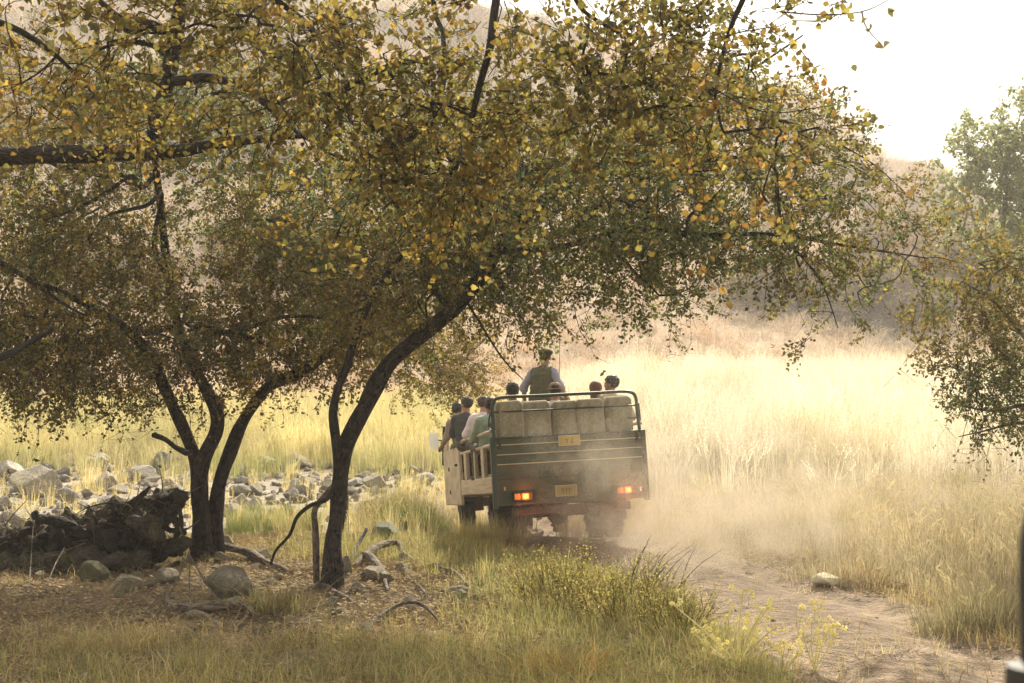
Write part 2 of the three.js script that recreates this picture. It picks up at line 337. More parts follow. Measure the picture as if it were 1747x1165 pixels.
scatter('stream_bank_grass', 'thin pale stalks growing among the stream bed stones', gold, 900, () => {
  const d = rr(19, 36), x = -rr(-0.3, 1) * spread(d);
  if (fbm(x * 0.6, d * 0.5, 3) < 0.12) return null;
  return { x, d, s: rr(0.4, 0.85), k: C(1.25, 1.2, 1.15) };
});
scatter('short_dry_grass', 'short trampled dry grass in the shade at the front', shortD, 11000, () => {
  const d = 8 + 11 * rnd(), x = rr(-1, 1) * spread(d), off = Math.abs(x - trackX(d));
  if (off < 1.1 + 0.3 * fbm(d, x) && rnd() > 0.06) return null; if (x > 5) return null;
  const bare = Math.exp(-(((x + 2.6) / 3.4) ** 4) - (((d - 13.3) / 2.3) ** 4)); if (rnd() < bare * 0.93 || fbm(x * 1.1, d * 1.4, 31) < 0.0 && rnd() < 0.75) return null;
  return { x, d, s: rr(0.6, 1.6) * (d < 11.5 ? 1.2 : 0.9), k: tone(x, d, 0.8, 0.5) };
});
scatter('short_green_grass', 'short green and yellow grass between the trees and the track', shortG, 8500, () => {
  const d = 8.5 + 9.5 * rnd(), x = rr(-1, 0.8) * spread(d), off = x - trackX(d);
  if (Math.abs(off) < 1.15) return null; if (off > 0) return null;
  const lush = Math.exp(-(((x - trackX(d) + 2.2) / 1.5) ** 2)) * 1.3 + 0.3 - 1.1 * Math.exp(-(((x + 2.9) / 3) ** 4) - (((d - 13.3) / 2.2) ** 4)) + 0.7 * fbm(x * 0.6, d * 0.6, 2); if (rnd() > lush) return null;
  return { x, d, s: rr(0.7, 1.7), k: tone(x, d, 0.8, 0.3)};
});
scatter('leaf_litter', 'fallen leaves and bits of twig on the shaded ground', litterG, 5500, () => { const d = rr(8.5, 19), x = rr(-1, 0.75) * spread(d); if (Math.abs(x - trackX(d)) < 1.2) return null; return { x, d, s: rr(0.8, 1.3), k: tone(x, d, 0.9, 0.3) }; });
// ---------------------------------------------------------------- trees
function leafTwig(n, len, leafLen, leafWid, cols, { droop = 0.3, stem = C(0.09, 0.065, 0.045), fork = 0 } = {}) {
  const o = soup(), axis = (t, b = 0) => V(Math.sin(b) * len * t * 0.5, len * t * (1 - 0.15 * t), -droop * len * t * t * 0.5 + Math.cos(b) * 0.02 * (b ? t : 0));
  for (let s = 0; s < 2; s++) addStick(o, axis(s / 2), axis((s + 1) / 2), 0.0035 - s * 0.0012, 0.0023 - s * 0.001, stem);
  for (let f = 0; f < fork; f++) { const b = rr(-1.3, 1.3); addStick(o, axis(0.2), axis(rr(0.6, 0.9), b), 0.002, 0.001, stem); }
  for (let i = 0; i < n; i++) {
    const t = rr(0.12, 1), b = axis(t, rnd() < 0.5 ? rr(-1.4, 1.4) : 0), a = rr(0, 6.28), d = V(Math.cos(a), rr(0.1, 0.9), Math.sin(a) * 0.9 - droop);
    addLeaf(o, b.addScaledVector(d, 0.015), d, V(rr(-0.7, 0.7), rr(-0.2, 0.7), 1), leafLen * rr(0.65, 1.15), leafWid * rr(0.7, 1.1), tint(pick(cols), rr(0.7, 1.25)), rr(0.05, 0.4));
  }
  return build(o);
}
function hangTwig(len, n, leafLen, leafWid, cols) { // thin, drooping, nearly bare
  const o = soup(), kink = [V(0, 0, 0)]; let p = V(0, 0, 0), d = V(rr(-0.25, 0.25), 1, rr(-0.25, 0.25));
  for (let i = 0; i < 5; i++) { d.add(V(rr(-0.35, 0.35), 0, rr(-0.35, 0.35))); d.normalize(); const q = p.clone().addScaledVector(d, len / 5); addStick(o, p, q, 0.004 * (1 - i / 6), 0.004 * (1 - (i + 1) / 6), C(0.075, 0.055, 0.04)); if (rnd() < 0.7) { const e = q.clone().add(V(rr(-1, 1), rr(0, 1), rr(-1, 1)).multiplyScalar(len * 0.22)); addStick(o, q, e, 0.002, 0.001, C(0.075, 0.055, 0.04)); } kink.push(q); p = q; }
  for (let i = 0; i < n; i++) { const q = pick(kink).clone().addScaledVector(d, rr(-0.05, 0.05)), a = rr(0, 6.28); addLeaf(o, q, V(Math.cos(a), rr(0, 1), Math.sin(a)), V(rr(-1, 1), 0.3, rr(-1, 1)), leafLen * rr(0.6, 1.1), leafWid, tint(pick(cols), rr(0.7, 1.2))); }
  return build(o);
}
// hand-placed limbs first; boughs then grow from the nearest wood to points spread through the crown's masses, thick where many hang on them
function growTree({ name, label, category = 'tree', group, limbs, blobs, points, twigs, hang, perPoint, reach, tones, wood = bark, gap = -0.25, twigScale = 1, thin = 0.0055, most = 0.03, seed }) {
  reseed(seed);
  const base = limbs[0].pts[0].clone(), root = thing(name, label, category, base, group), nodes = [];
  for (const l of limbs) {
    const pts = l.pts.map((p) => p.clone().sub(base));
    for (let i = 1; i < pts.length - 1; i++) pts[i].add(V(rr(-1, 1), 0, rr(-1, 1)).multiplyScalar(l.radii[Math.min(i, l.radii.length - 1)] * 0.35));
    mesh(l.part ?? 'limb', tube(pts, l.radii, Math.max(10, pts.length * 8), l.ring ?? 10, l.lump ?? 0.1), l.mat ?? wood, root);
    if (l.bare) continue;
    const c = new THREE.CatmullRomCurve3(pts), n = Math.ceil(c.getLength() / 0.18);
    for (let i = 0; i <= n; i++) if (i / n >= (l.from ?? 0.25)) { const t = i / n; const f = t * (l.radii.length - 1), k = Math.min(l.radii.length - 2, Math.floor(f)); nodes.push({ p: c.getPointAt(t), up: -1, w: 0, fixed: true, cap: Math.min(most, 0.9 * lerp(l.radii[k], l.radii[k + 1], f - k)) }); }
  }
  const targets = [], total = blobs.reduce((s, b) => s + b.w, 0);
  for (const b of blobs) for (let i = 0, n = Math.round(points * b.w / total); i < n; i++) {
    for (let k = 0; k < 12; k++) { const q = ball(), p = b.c.clone().add(V(q.x * b.r.x, q.y * b.r.y, q.z * b.r.z)); if (fbm(p.x * 0.9 + p.z * 0.4, p.y * 1.3, p.z * 0.7) > gap) { targets.push({ p: p.sub(base), best: 1e9, from: 0, b }); break; } }
  }
  const near = (i0) => { for (const t of targets) if (!t.done) for (let i = i0; i < nodes.length; i++) { const n = nodes[i], e = n.p.distanceTo(t.p) + (n.p.y > t.p.y + 0.6 ? 0.35 : 0); if (e < t.best) { t.best = e; t.from = i; } } };
  near(0);
  const paths = [];
  for (let k = 0; k < targets.length; k++) {
    let t = null; for (const q of targets) if (!q.done && (!t || q.best < t.best)) t = q;
    t.done = true;
    const a = nodes[t.from].p, dist = a.distanceTo(t.p), sag = V(rr(-1, 1), rr(-0.4, 1), rr(-1, 1)).multiplyScalar(Math.min(0.25, dist * 0.13)), i0 = nodes.length, steps = Math.max(2, Math.min(7, Math.ceil(dist / 0.25)));
    let up = t.from; const path = [t.from];
    for (let s = 1; s <= steps; s++) { const u = s / steps; nodes.push({ p: a.clone().lerp(t.p, u).addScaledVector(sag, Math.sin(u * Math.PI)).add(s < steps ? V(rr(-1, 1), rr(-1, 1), rr(-1, 1)).multiplyScalar(0.03) : V(0, 0, 0)), up, w: 0, cap: nodes[up].cap }); up = nodes.length - 1; path.push(up); }
    t.end = up; t.dir = nodes[up].p.clone().sub(nodes[path[path.length - 2]].p).normalize(); paths.push(path); near(i0);
  }
  for (const t of targets) for (let i = t.end; i >= 0 && !nodes[i].fixed; i = nodes[i].up) nodes[i].w++;
  const tubes = paths.map((path) => { const w = path.slice(1).map((i) => nodes[i].w), most = nodes[path[0]].cap; return tube(path.map((i) => nodes[i].p), [Math.min(most, thin * w[0] ** 0.55 * 1.1), ...w.map((x) => Math.min(most, thin * Math.max(0.5, x ** 0.55 - 0.3)))], Math.min(8, path.length * 2), 5, 0.05, false); });
  tag(mesh('branches', merged(tubes), wood, root), null, null, null, 'stuff');
  const lists = twigs.map(() => [[], []]), hl = hang ? hang.map(() => [[], []]) : [];
  for (const t of targets) {
    const b = t.b, tn = b.tone ?? tones, mine = pick(tn);
    for (let i = 0, n = Math.round(perPoint * (b.dense ?? 1) * rr(0.7, 1.3)); i < n; i++) {
      const p = t.p.clone().addScaledVector(ball(), reach), n2 = i % twigs.length, dir = p.clone().sub(t.p).normalize().multiplyScalar(0.8).add(t.dir).add(V(rr(-0.8, 0.8), rr(-0.9, 0.5), rr(-0.8, 0.8)));
      const c = tint(rnd() < 0.65 ? mine : pick(tn), rr(0.8, 1.2));
      lists[n2][0].push(mat4(p, quatY(dir, rr(0, 6.28)), twigScale * (b.size ?? 1) * rr(0.7, 1.25))); lists[n2][1].push(c);
    }
    if (hang && b.hang) for (let i = 0; i < b.hang; i++) if (rnd() < (b.hang > 1 ? 1 : b.hang)) { const k = Math.floor(rnd() * hang.length) % hang.length; hl[k][0].push(mat4(t.p.clone().addScaledVector(ball(), reach * 0.7), quatY(V(rr(-0.5, 0.5), -1, rr(-0.5, 0.5)), rr(0, 6.28)), rr(0.7, 1.7))); hl[k][1].push(C(1, 1, 1)); }
  }
  joined('crown', [...twigs, ...(hang ?? [])], [...lists, ...hl], leafMat, root);
  return { root, base, nodes, targets };
}
const blob = (px, py, d, rx, ry, rd, o = {}) => { const r = V(rx * mpp(d), ry * mpp(d), rd); return { c: at(px, py, d), r, w: Math.cbrt(r.x * r.y * r.z) ** 2 * (o.weight ?? 1), ...o }; };
const path = (...a) => a.map(([x, y, d]) => at(x, y, d));
const footed = (pts) => { const p = pts[0]; pts[0] = V(p.x, ground(p.x, p.z) - 0.12, p.z); return pts; };

reseed(21);
const DARK = [C(0.050, 0.060, 0.022), C(0.075, 0.075, 0.025), C(0.10, 0.085, 0.026), C(0.042, 0.055, 0.026)];
const MIX = [C(1, 1, 1)];
const leafBase = [C(0.60, 0.56, 0.44), C(0.70, 0.66, 0.42), C(0.50, 0.54, 0.44), C(0.80, 0.62, 0.42), C(0.95, 0.88, 0.62)];
const twigS = [0, 1, 2, 3].map(() => leafTwig(24, 0.36, 0.051, 0.031, leafBase, { fork: 2 }));
const twigN = [0, 1, 2].map(() => leafTwig(14, 0.34, 0.048, 0.039, leafBase, { droop: 0.6, fork: 2 }));
const hangS = [0, 1, 2].map(() => hangTwig(0.6, 7, 0.04, 0.022, [C(0.10, 0.08, 0.03), C(0.16, 0.10, 0.04)]));
// leaf tones that multiply the twig's own variety
const OLV = [C(0.288, 0.241, 0.069), C(0.216, 0.198, 0.067), C(0.354, 0.285, 0.082), C(0.177, 0.166, 0.069)];
const GRN = [C(0.183, 0.228, 0.094), C(0.146, 0.199, 0.092), C(0.219, 0.252, 0.092), C(0.262, 0.259, 0.084)];
const BRN = [C(0.265, 0.201, 0.072), C(0.211, 0.168, 0.061), C(0.252, 0.237, 0.070), C(0.173, 0.158, 0.059)];
const YEL = [C(0.309, 0.256, 0.082), C(0.268, 0.230, 0.079), C(0.227, 0.201, 0.072), C(0.342, 0.253, 0.079)];
const RST = [C(0.327, 0.217, 0.068), C(0.258, 0.233, 0.073), C(0.292, 0.263, 0.080), C(0.207, 0.213, 0.068)];

// the forked tree at left: three stems from one foot, long limbs high on the left
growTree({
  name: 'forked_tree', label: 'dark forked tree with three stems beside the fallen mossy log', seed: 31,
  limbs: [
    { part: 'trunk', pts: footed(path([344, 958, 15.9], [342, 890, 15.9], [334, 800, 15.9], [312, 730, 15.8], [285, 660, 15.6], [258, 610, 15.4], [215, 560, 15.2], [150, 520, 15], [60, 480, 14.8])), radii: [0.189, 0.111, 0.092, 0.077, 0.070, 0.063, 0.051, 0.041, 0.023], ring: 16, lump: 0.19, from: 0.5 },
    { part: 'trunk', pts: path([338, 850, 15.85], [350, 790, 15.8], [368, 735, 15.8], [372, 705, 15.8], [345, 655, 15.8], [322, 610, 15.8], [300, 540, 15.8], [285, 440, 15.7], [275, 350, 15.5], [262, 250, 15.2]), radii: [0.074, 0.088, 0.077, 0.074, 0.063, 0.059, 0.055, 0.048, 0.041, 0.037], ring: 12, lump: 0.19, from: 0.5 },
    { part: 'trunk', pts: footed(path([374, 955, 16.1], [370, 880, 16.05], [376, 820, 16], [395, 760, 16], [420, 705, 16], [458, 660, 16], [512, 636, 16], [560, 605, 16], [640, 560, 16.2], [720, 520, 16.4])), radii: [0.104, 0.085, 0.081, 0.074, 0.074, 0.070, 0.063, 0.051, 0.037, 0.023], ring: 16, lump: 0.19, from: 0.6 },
    { pts: path([262, 300, 15.4], [240, 320, 15], [225, 300, 14.8], [180, 330, 14.6], [120, 360, 14.5], [60, 380, 14.5]), radii: [0.033, 0.026, 0.023, 0.023, 0.014, 0.009] },
    { pts: path([290, 480, 15.7], [262, 420, 15.3], [275, 330, 15], [250, 350, 14.7], [180, 370, 14.6], [150, 410, 14.5]), radii: [0.037, 0.030, 0.026, 0.026, 0.019, 0.009] },
    { pts: path([165, 40, 15.6], [164, 90, 15.6], [168, 140, 15.6], [160, 175, 15.6]), radii: [0.033, 0.037, 0.037, 0.030], bare: true },
    { pts: path([322, 610, 15.8], [360, 575, 15.6], [420, 560, 15.4], [490, 540, 15.2], [560, 545, 15], [640, 570, 15]), radii: [0.037, 0.033, 0.030, 0.023, 0.018, 0.007] },
    { part: 'broken_stub', pts: path([318, 772, 15.7], [300, 763, 15.45], [282, 750, 15.2], [262, 742, 15.0]), radii: [0.041, 0.033, 0.030, 0.033], bare: true },
    { part: 'broken_stub', pts: path([372, 712, 15.75], [380, 710, 15.6], [388, 706, 15.5]), radii: [0.030, 0.021, 0.005], bare: true },
    { pts: path([-60, 440, 14.2], [-10, 445, 14.2], [40, 470, 14.2], [110, 520, 14.2], [150, 540, 14.3]), radii: [0.037, 0.033, 0.030, 0.021, 0.009] },
    { pts: path([-60, 640, 13.6], [-10, 615, 13.6], [40, 590, 13.6], [90, 560, 13.8]), radii: [0.051, 0.044, 0.037, 0.014] },
  ],
  blobs: [
    blob(100, 520, 15.5, 240, 130, 1.7, { hang: 1, dense: 1.25, weight: 1.2 }), blob(330, 430, 15.8, 260, 150, 1.7, { dense: 1.2, weight: 1.2 }), blob(540, 560, 16.3, 190, 85, 1.3, { tone: BRN, hang: 0.8, dense: 1.25, weight: 1.2 }), blob(210, 600, 15, 250, 70, 1.2, { hang: 5, dense: 1.25, weight: 1.2 }),
    blob(40, 610, 14.4, 130, 70, 1, { hang: 5, tone: BRN }), blob(60, 350, 15, 200, 150, 1.5), blob(600, 420, 16, 220, 170, 1.7, { tone: GRN }), blob(400, 240, 15.5, 300, 120, 1.6, { tone: GRN }),
    blob(100, 170, 15.3, 230, 130, 1.4, { dense: 0.7, tone: YEL }), blob(420, 80, 15.3, 250, 110, 1.4, { dense: 0.5 }), blob(250, -160, 15.5, 420, 170, 2.2, { weight: 0.15, dense: 0.5 }), blob(-150, 300, 15.5, 150, 300, 2, { weight: 0.45 }), blob(420, 600, 16, 90, 60, 0.9, { tone: BRN, hang: 1 }),
  ],
  points: 380, twigs: twigS, hang: hangS, perPoint: 14, reach: 0.52, tones: [...OLV, ...BRN.slice(0, 2), GRN[0]],
});

// the leaning tree in the middle
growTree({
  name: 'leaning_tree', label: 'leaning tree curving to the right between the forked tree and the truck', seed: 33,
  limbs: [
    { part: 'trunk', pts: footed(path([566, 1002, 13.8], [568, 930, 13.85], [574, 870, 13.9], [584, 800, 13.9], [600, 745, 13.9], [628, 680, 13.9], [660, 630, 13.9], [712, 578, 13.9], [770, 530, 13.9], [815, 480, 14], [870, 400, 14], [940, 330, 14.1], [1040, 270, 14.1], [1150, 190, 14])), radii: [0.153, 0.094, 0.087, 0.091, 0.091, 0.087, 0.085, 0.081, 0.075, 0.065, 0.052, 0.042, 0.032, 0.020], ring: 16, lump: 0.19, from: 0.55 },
    { part: 'trunk', pts: path([572, 850, 13.9], [576, 800, 13.85], [572, 750, 13.8], [568, 700, 13.8], [575, 665, 13.8], [590, 625, 13.8], [605, 580, 13.8], [640, 500, 13.7], [690, 430, 13.6]), radii: [0.032, 0.052, 0.052, 0.045, 0.045, 0.039, 0.036, 0.029, 0.020], ring: 12, from: 0.6 },
    { pts: path([770, 530, 13.9], [730, 480, 13.8], [700, 400, 13.8], [640, 300, 13.8], [560, 260, 13.8]), radii: [0.036, 0.029, 0.023, 0.018, 0.008] },
    { pts: path([850, 430, 14], [960, 420, 13.8], [1080, 390, 13.6], [1200, 400, 13.5], [1320, 400, 13.4], [1450, 420, 13.4], [1580, 440, 13.4]), radii: [0.036, 0.032, 0.029, 0.026, 0.020, 0.014, 0.006] },
    { pts: path([1150, 280, 13.6], [1230, 272, 13.5], [1290, 268, 13.4], [1322, 290, 13.4], [1326, 330, 13.4], [1340, 400, 13.4], [1400, 480, 13.4], [1430, 560, 13.4]), radii: [0.020, 0.021, 0.020, 0.018, 0.015, 0.013, 0.009, 0.005] },
    { pts: path([940, 330, 14.1], [1080, 200, 14], [1180, 180, 13.9], [1280, 120, 13.7], [1370, 60, 13.6]), radii: [0.029, 0.026, 0.023, 0.016, 0.008] },
    { pts: path([790, 505, 13.9], [815, 545, 13.7], [840, 585, 13.6], [865, 620, 13.6], [893, 648, 13.6]), radii: [0.014, 0.012, 0.011, 0.009, 0.005], bare: true },
    { part: 'dead_vine', pts: path([574, 820, 13.75], [556, 852, 13.6], [530, 862, 13.5], [508, 882, 13.4], [494, 912, 13.4], [470, 940, 13.4], [462, 962, 13.4]), radii: [0.026, 0.023, 0.022, 0.020, 0.018, 0.015, 0.013], bare: true },
    { part: 'root', pts: footed(path([541, 950, 13.9], [536, 905, 13.9], [538, 870, 13.88], [552, 846, 13.86], [570, 826, 13.85])).map((p, i) => (i ? p : p)), radii: [0.036, 0.039, 0.039, 0.032, 0.026], bare: true, mat: barkGrey },
    { part: 'root', pts: [[552, 985, 13.75], [566, 990, 13.5], [590, 1004, 13.2], [604, 1030, 12.9]].map(([x, y, d]) => { const p = at(x, y, d); p.y = ground(p.x, p.z) + 0.03; return p; }), radii: [0.052, 0.039, 0.029, 0.013], bare: true, mat: barkGrey },
  ],
  blobs: [
    blob(760, 430, 14.3, 170, 130, 1.4), blob(950, 390, 14, 190, 120, 1.5), blob(1130, 340, 13.9, 180, 110, 1.4, { tone: GRN }), blob(1290, 390, 13.7, 140, 75, 1.1, { hang: 0.4 }), blob(1440, 410, 13.5, 140, 65, 0.9, { dense: 0.85, hang: 0.3, tone: [...BRN, ...GRN] }),
    blob(1330, 290, 13.6, 170, 80, 1.2, { dense: 0.7 }), blob(1010, 230, 14, 230, 100, 1.5, { dense: 0.8 }), blob(1210, 170, 13.6, 190, 90, 1.3, { dense: 0.55 }), blob(880, 480, 14, 130, 60, 1, { hang: 0.5 }), blob(1090, 460, 13.7, 120, 50, 0.9, { hang: 0.7, tone: GRN }),
    blob(1430, 505, 13.5, 70, 55, 0.6, { dense: 0.5, hang: 0.3 }), blob(820, -140, 14.5, 420, 170, 2.2, { weight: 0.2, dense: 0.6 }), blob(640, 470, 13.9, 140, 110, 1.2, { tone: BRN }), blob(1560, 440, 13.4, 70, 40, 0.6, { dense: 0.5 }), blob(1200, -120, 14, 260, 120, 1.6, { weight: 0.15, dense: 0.5 }), blob(770, 300, 14.5, 200, 110, 1.4, { dense: 0.8 }),
  ],
  points: 380, twigs: twigS, hang: hangS, perPoint: 11, reach: 0.43, tones: [...OLV, ...GRN],
});

// a sunlit bushy tree farther back, its leaves hanging behind the leaning trunk
growTree({
  name: 'sunlit_tree', label: 'yellow green sunlit tree hanging behind the leaning trunk', seed: 35,
  limbs: [{ part: 'trunk', pts: footed(path([588, 812, 24], [594, 760, 24], [622, 680, 24], [690, 590, 24])), radii: [0.09, 0.08, 0.07, 0.03], from: 0.4 }],
  blobs: [blob(740, 590, 24, 95, 85, 1.0), blob(690, 540, 24, 120, 60, 1.2), blob(780, 630, 24, 50, 45, 0.7)],
  points: 46, twigs: twigS, perPoint: 17, reach: 0.5, tones: YEL, twigScale: 1.1,
});

// the big-leaved tree that overhangs from above, its trunk off to the left of the viewer
{
  const limbs = [
    { part: 'trunk', pts: [V(-4.9, -0.1, -5.4), V(-4.8, 1.6, -5.6), V(-4.5, 3.3, -5.9), V(-3.9, 4.9, -6.4), V(-3.0, 6.0, -7)], radii: [0.26, 0.2, 0.17, 0.14, 0.1], ring: 12, lump: 0.19, from: 0.5 },
    { pts: [V(-3.0, 6.0, -7), V(-1.4, 6.2, -7.6), V(0.3, 6.0, -8), V(2.0, 5.7, -8), V(3.2, 5.0, -8)], radii: [0.09, 0.075, 0.06, 0.045, 0.02], from: 0 },
    { pts: path([262, 250, 9.4], [266, 190, 9.35], [283, 120, 9.3], [300, 55, 9.25], [310, 10, 9.2], [300, -80, 9.2]), radii: [0.054, 0.061, 0.061, 0.058, 0.044, 0.021], from: 0.3, ring: 12 },
    { pts: path([283, 140, 9.3], [320, 135, 9.25], [355, 132, 9.2], [420, 150, 9.15], [470, 190, 9.1], [500, 215, 9.1]), radii: [0.037, 0.040, 0.033, 0.030, 0.037, 0.021], from: 0.3, ring: 12 },
    { pts: path([296, 60, 9.25], [255, 42, 9.2], [225, 50, 9.2], [195, 28, 9.15], [150, -20, 9.15]), radii: [0.044, 0.040, 0.037, 0.025, 0.014], from: 0.3, ring: 12 },
    { pts: path([288, 98, 9.3], [262, 78, 9.3], [210, 72, 9.3], [170, 84, 9.3]), radii: [0.025, 0.021, 0.016, 0.011], from: 0.3, ring: 12 },
    { pts: path([-90, 275, 9.1], [0, 268, 9.1], [100, 264, 9.15], [200, 262, 9.2], [300, 258, 9.25], [380, 245, 9.3], [440, 237, 9.35], [520, 232, 9.4]), radii: [0.072, 0.072, 0.068, 0.065, 0.058, 0.044, 0.033, 0.014], from: 0.3, ring: 12 },
    { pts: path([858, -140, 8], [850, -40, 7.8], [843, 30, 7.7], [832, 90, 7.6], [818, 150, 7.6], [806, 200, 7.6]), radii: [0.026, 0.026, 0.025, 0.024, 0.022, 0.018], from: 0.3 },
    { pts: [V(-3.9, 4.9, -6.4), V(-2.8, 5.0, -7.4), ...path([500, 20, 8.2], [600, 150, 8.4])], radii: [0.08, 0.05, 0.03, 0.012], from: 0.2 },
    { pts: [...path([520, 180, 8.4], [590, 150, 8.4], [640, 122, 8.4], [690, 108, 8.4], [735, 98, 8.4])], radii: [0.022, 0.026, 0.026, 0.022, 0.01], from: 0 },
    { pts: path([1290, -120, 7.4], [1275, -20, 7.4], [1250, 40, 7.4], [1230, 100, 7.4], [1215, 200, 7.4]), radii: [0.022, 0.018, 0.014, 0.011, 0.005], from: 0 },
    { pts: path([950, -100, 7.6], [990, 10, 7.6], [1060, 60, 7.5], [1110, 110, 7.5]), radii: [0.02, 0.014, 0.011, 0.004], from: 0 },
    { pts: path([-60, 20, 7.5], [30, 50, 7.5], [100, 100, 7.5], [170, 170, 7.6]), radii: [0.024, 0.02, 0.014, 0.005], from: 0 },
  ];
  const blobs = [
    blob(860, 190, 7.9, 300, 120, 0.8), blob(480, 150, 7.9, 260, 110, 0.9, { dense: 0.75 }), blob(120, 130, 7.6, 170, 120, 0.9, { tone: YEL, dense: 0.75 }), blob(1140, 110, 7.7, 220, 110, 0.8, { dense: 0.9 }), blob(1320, 240, 7.5, 90, 110, 0.4, { dense: 0.6, tone: RST }), blob(720, 350, 8.2, 190, 90, 0.7, { dense: 0.6, tone: YEL }),
    blob(1360, 80, 7.2, 80, 90, 0.3, { dense: 0.55, tone: RST }), blob(1000, 20, 7.8, 250, 60, 0.7, { dense: 0.5 }), blob(350, 30, 7.8, 350, 90, 0.8, { dense: 0.5, tone: YEL }), blob(600, -150, 8, 500, 110, 1.2, { weight: 0.2 }), blob(1180, 230, 7.6, 130, 70, 0.5, { tone: RST, dense: 0.5 }), blob(800, 330, 8, 130, 60, 0.4, { dense: 0.4 }),
  ];
  const t = growTree({ name: 'overhanging_tree', label: 'big leaved olive yellow tree whose branches hang from above across the top', seed: 37, limbs, blobs, points: 235, twigs: twigN, perPoint: 7, reach: 0.26, tones: [...OLV, ...OLV, ...BRN, YEL[0], YEL[1], YEL[2]], gap: -0.3, thin: 0.0026, most: 0.009 });
  // the nearest and largest leaves, each by itself
  reseed(38);
  const leafG = [0, 1, 2, 3, 4].map((k) => { const o = soup(); addLeaf(o, V(0, 0, 0), V(0, 1, 0), V(0, 0, 1), 0.053, 0.043, C(1, 1, 1), 0.1 + 0.1 * k); addStick(o, V(0, -0.03, 0), V(0, 0, 0), 0.0012, 0.0012, C(0.6, 0.4, 0.2)); return build(o); });
  const leafMs = [...OLV, ...YEL, ...RST].map((c) => phys({ color: tint(c, 0.8), transmission: 0.42, roughness: 0.8 }));
  const sprays = [[1400, 20, 7], [1405, 30, 7], [1470, 30, 6.6], [1475, 50, 6.6], [1500, 70, 6.6], [1510, 80, 6.6], [1523, 12, 6.4], [1518, 22, 6.4], [1490, 290, 7.2], [1510, 300, 7.2], [1480, 310, 7.2], [1530, 318, 7.2], [1545, 335, 7.2], [1475, 330, 7.2], [1440, 260, 7.2], [1455, 110, 7], [1440, 150, 7], [1420, 180, 7], [1335, 395, 7.3], [1332, 388, 7.3], [1325, 370, 7.3], [550, 390, 7.6], [556, 376, 7.6], [545, 400, 7.6]];
  for (let i = 0; i < 290; i++) {
    let p;
    if (i < sprays.length) p = at(...sprays[i]);
    else { const b = t.targets[Math.floor(rnd() * t.targets.length)], c = b.p.clone().add(t.base); p = c.addScaledVector(ball(), 0.24); if (p.y > 5.4) { i--; continue; } }
    const m = mesh('leaf', pick(leafG), leafMs[i < sprays.length ? 8 + (i % 4) : Math.floor(rnd() * 10)], t.root);
    m.position.copy(p).sub(t.base); m.quaternion.copy(quatY(V(rr(-0.8, 0.8), rr(-1, 0.25), rr(-0.8, 0.8)), rr(0, 6.28))); m.scale.setScalar(rr(0.8, 1.2));
  }
  const bare = [[[1330, 20, 7], [1400, 25, 7], [1470, 20, 6.8], [1525, -5, 6.5]], [[1470, 20, 6.8], [1480, 50, 6.6], [1505, 78, 6.6]], [[1440, 250, 7.2], [1490, 280, 7.2], [1545, 330, 7.2]], [[1326, 300, 7.3], [1330, 350, 7.3], [1335, 395, 7.3]], [[1180, 130, 7.4], [1300, 190, 7.3], [1420, 180, 7]]];
  const twigG = merged(bare.map((b) => tube(path(...b).map((p) => p.sub(t.base)), [0.005, 0.004, 0.002], 10, 5, 0.02)));
  tag(mesh('thin_twigs', twigG, bark, t.root), null, null, null, 'stuff');
}

// right-hand side: a near bush reaching in, a pale hazy tree behind it
growTree({
  name: 'thorny_bush', label: 'near bushy tree reaching in from the right edge with low bare twigs', seed: 41,
  limbs: [
    { part: 'trunk', pts: footed(path([1880, 900, 15.4], [1870, 820, 15.4], [1850, 740, 15.3], [1830, 660, 15.2], [1810, 560, 15.2])), radii: [0.13, 0.11, 0.09, 0.07, 0.03], from: 0.3 },
    { pts: path([1855, 745, 15.3], [1790, 725, 15], [1730, 722, 14.8], [1680, 735, 14.7], [1635, 745, 14.7]), radii: [0.04, 0.032, 0.024, 0.014, 0.005], from: 0 },
    { pts: path([1840, 700, 15.3], [1760, 690, 15], [1690, 700, 14.9], [1630, 690, 14.8]), radii: [0.035, 0.028, 0.018, 0.006], from: 0 },
    { pts: path([1830, 680, 15.2], [1760, 590, 15], [1690, 510, 15], [1640, 480, 15]), radii: [0.04, 0.03, 0.018, 0.006], from: 0 },
  ],
  blobs: [blob(1760, 620, 15, 80, 90, 1, { tone: [...GRN, ...OLV] }), blob(1710, 660, 15, 70, 50, 0.8, { hang: 0.6, dense: 0.6, tone: GRN }), blob(1720, 510, 15.2, 90, 80, 0.9, { dense: 0.8, tone: [...OLV, YEL[2]] }), blob(1840, 560, 15.4, 110, 160, 1.2), blob(1630, 590, 15, 70, 80, 0.7, { dense: 0.45, tone: BRN, hang: 0.6 }), blob(1690, 715, 14.8, 50, 20, 0.5, { dense: 0.15, hang: 2 }), blob(1730, 440, 15.2, 60, 50, 0.7, { dense: 0.6, tone: YEL })],
  points: 135, twigs: twigS, hang: hangS, perPoint: 9, reach: 0.32, tones: [...GRN, ...GRN, OLV[0]], wood: barkGrey, thin: 0.004,
});
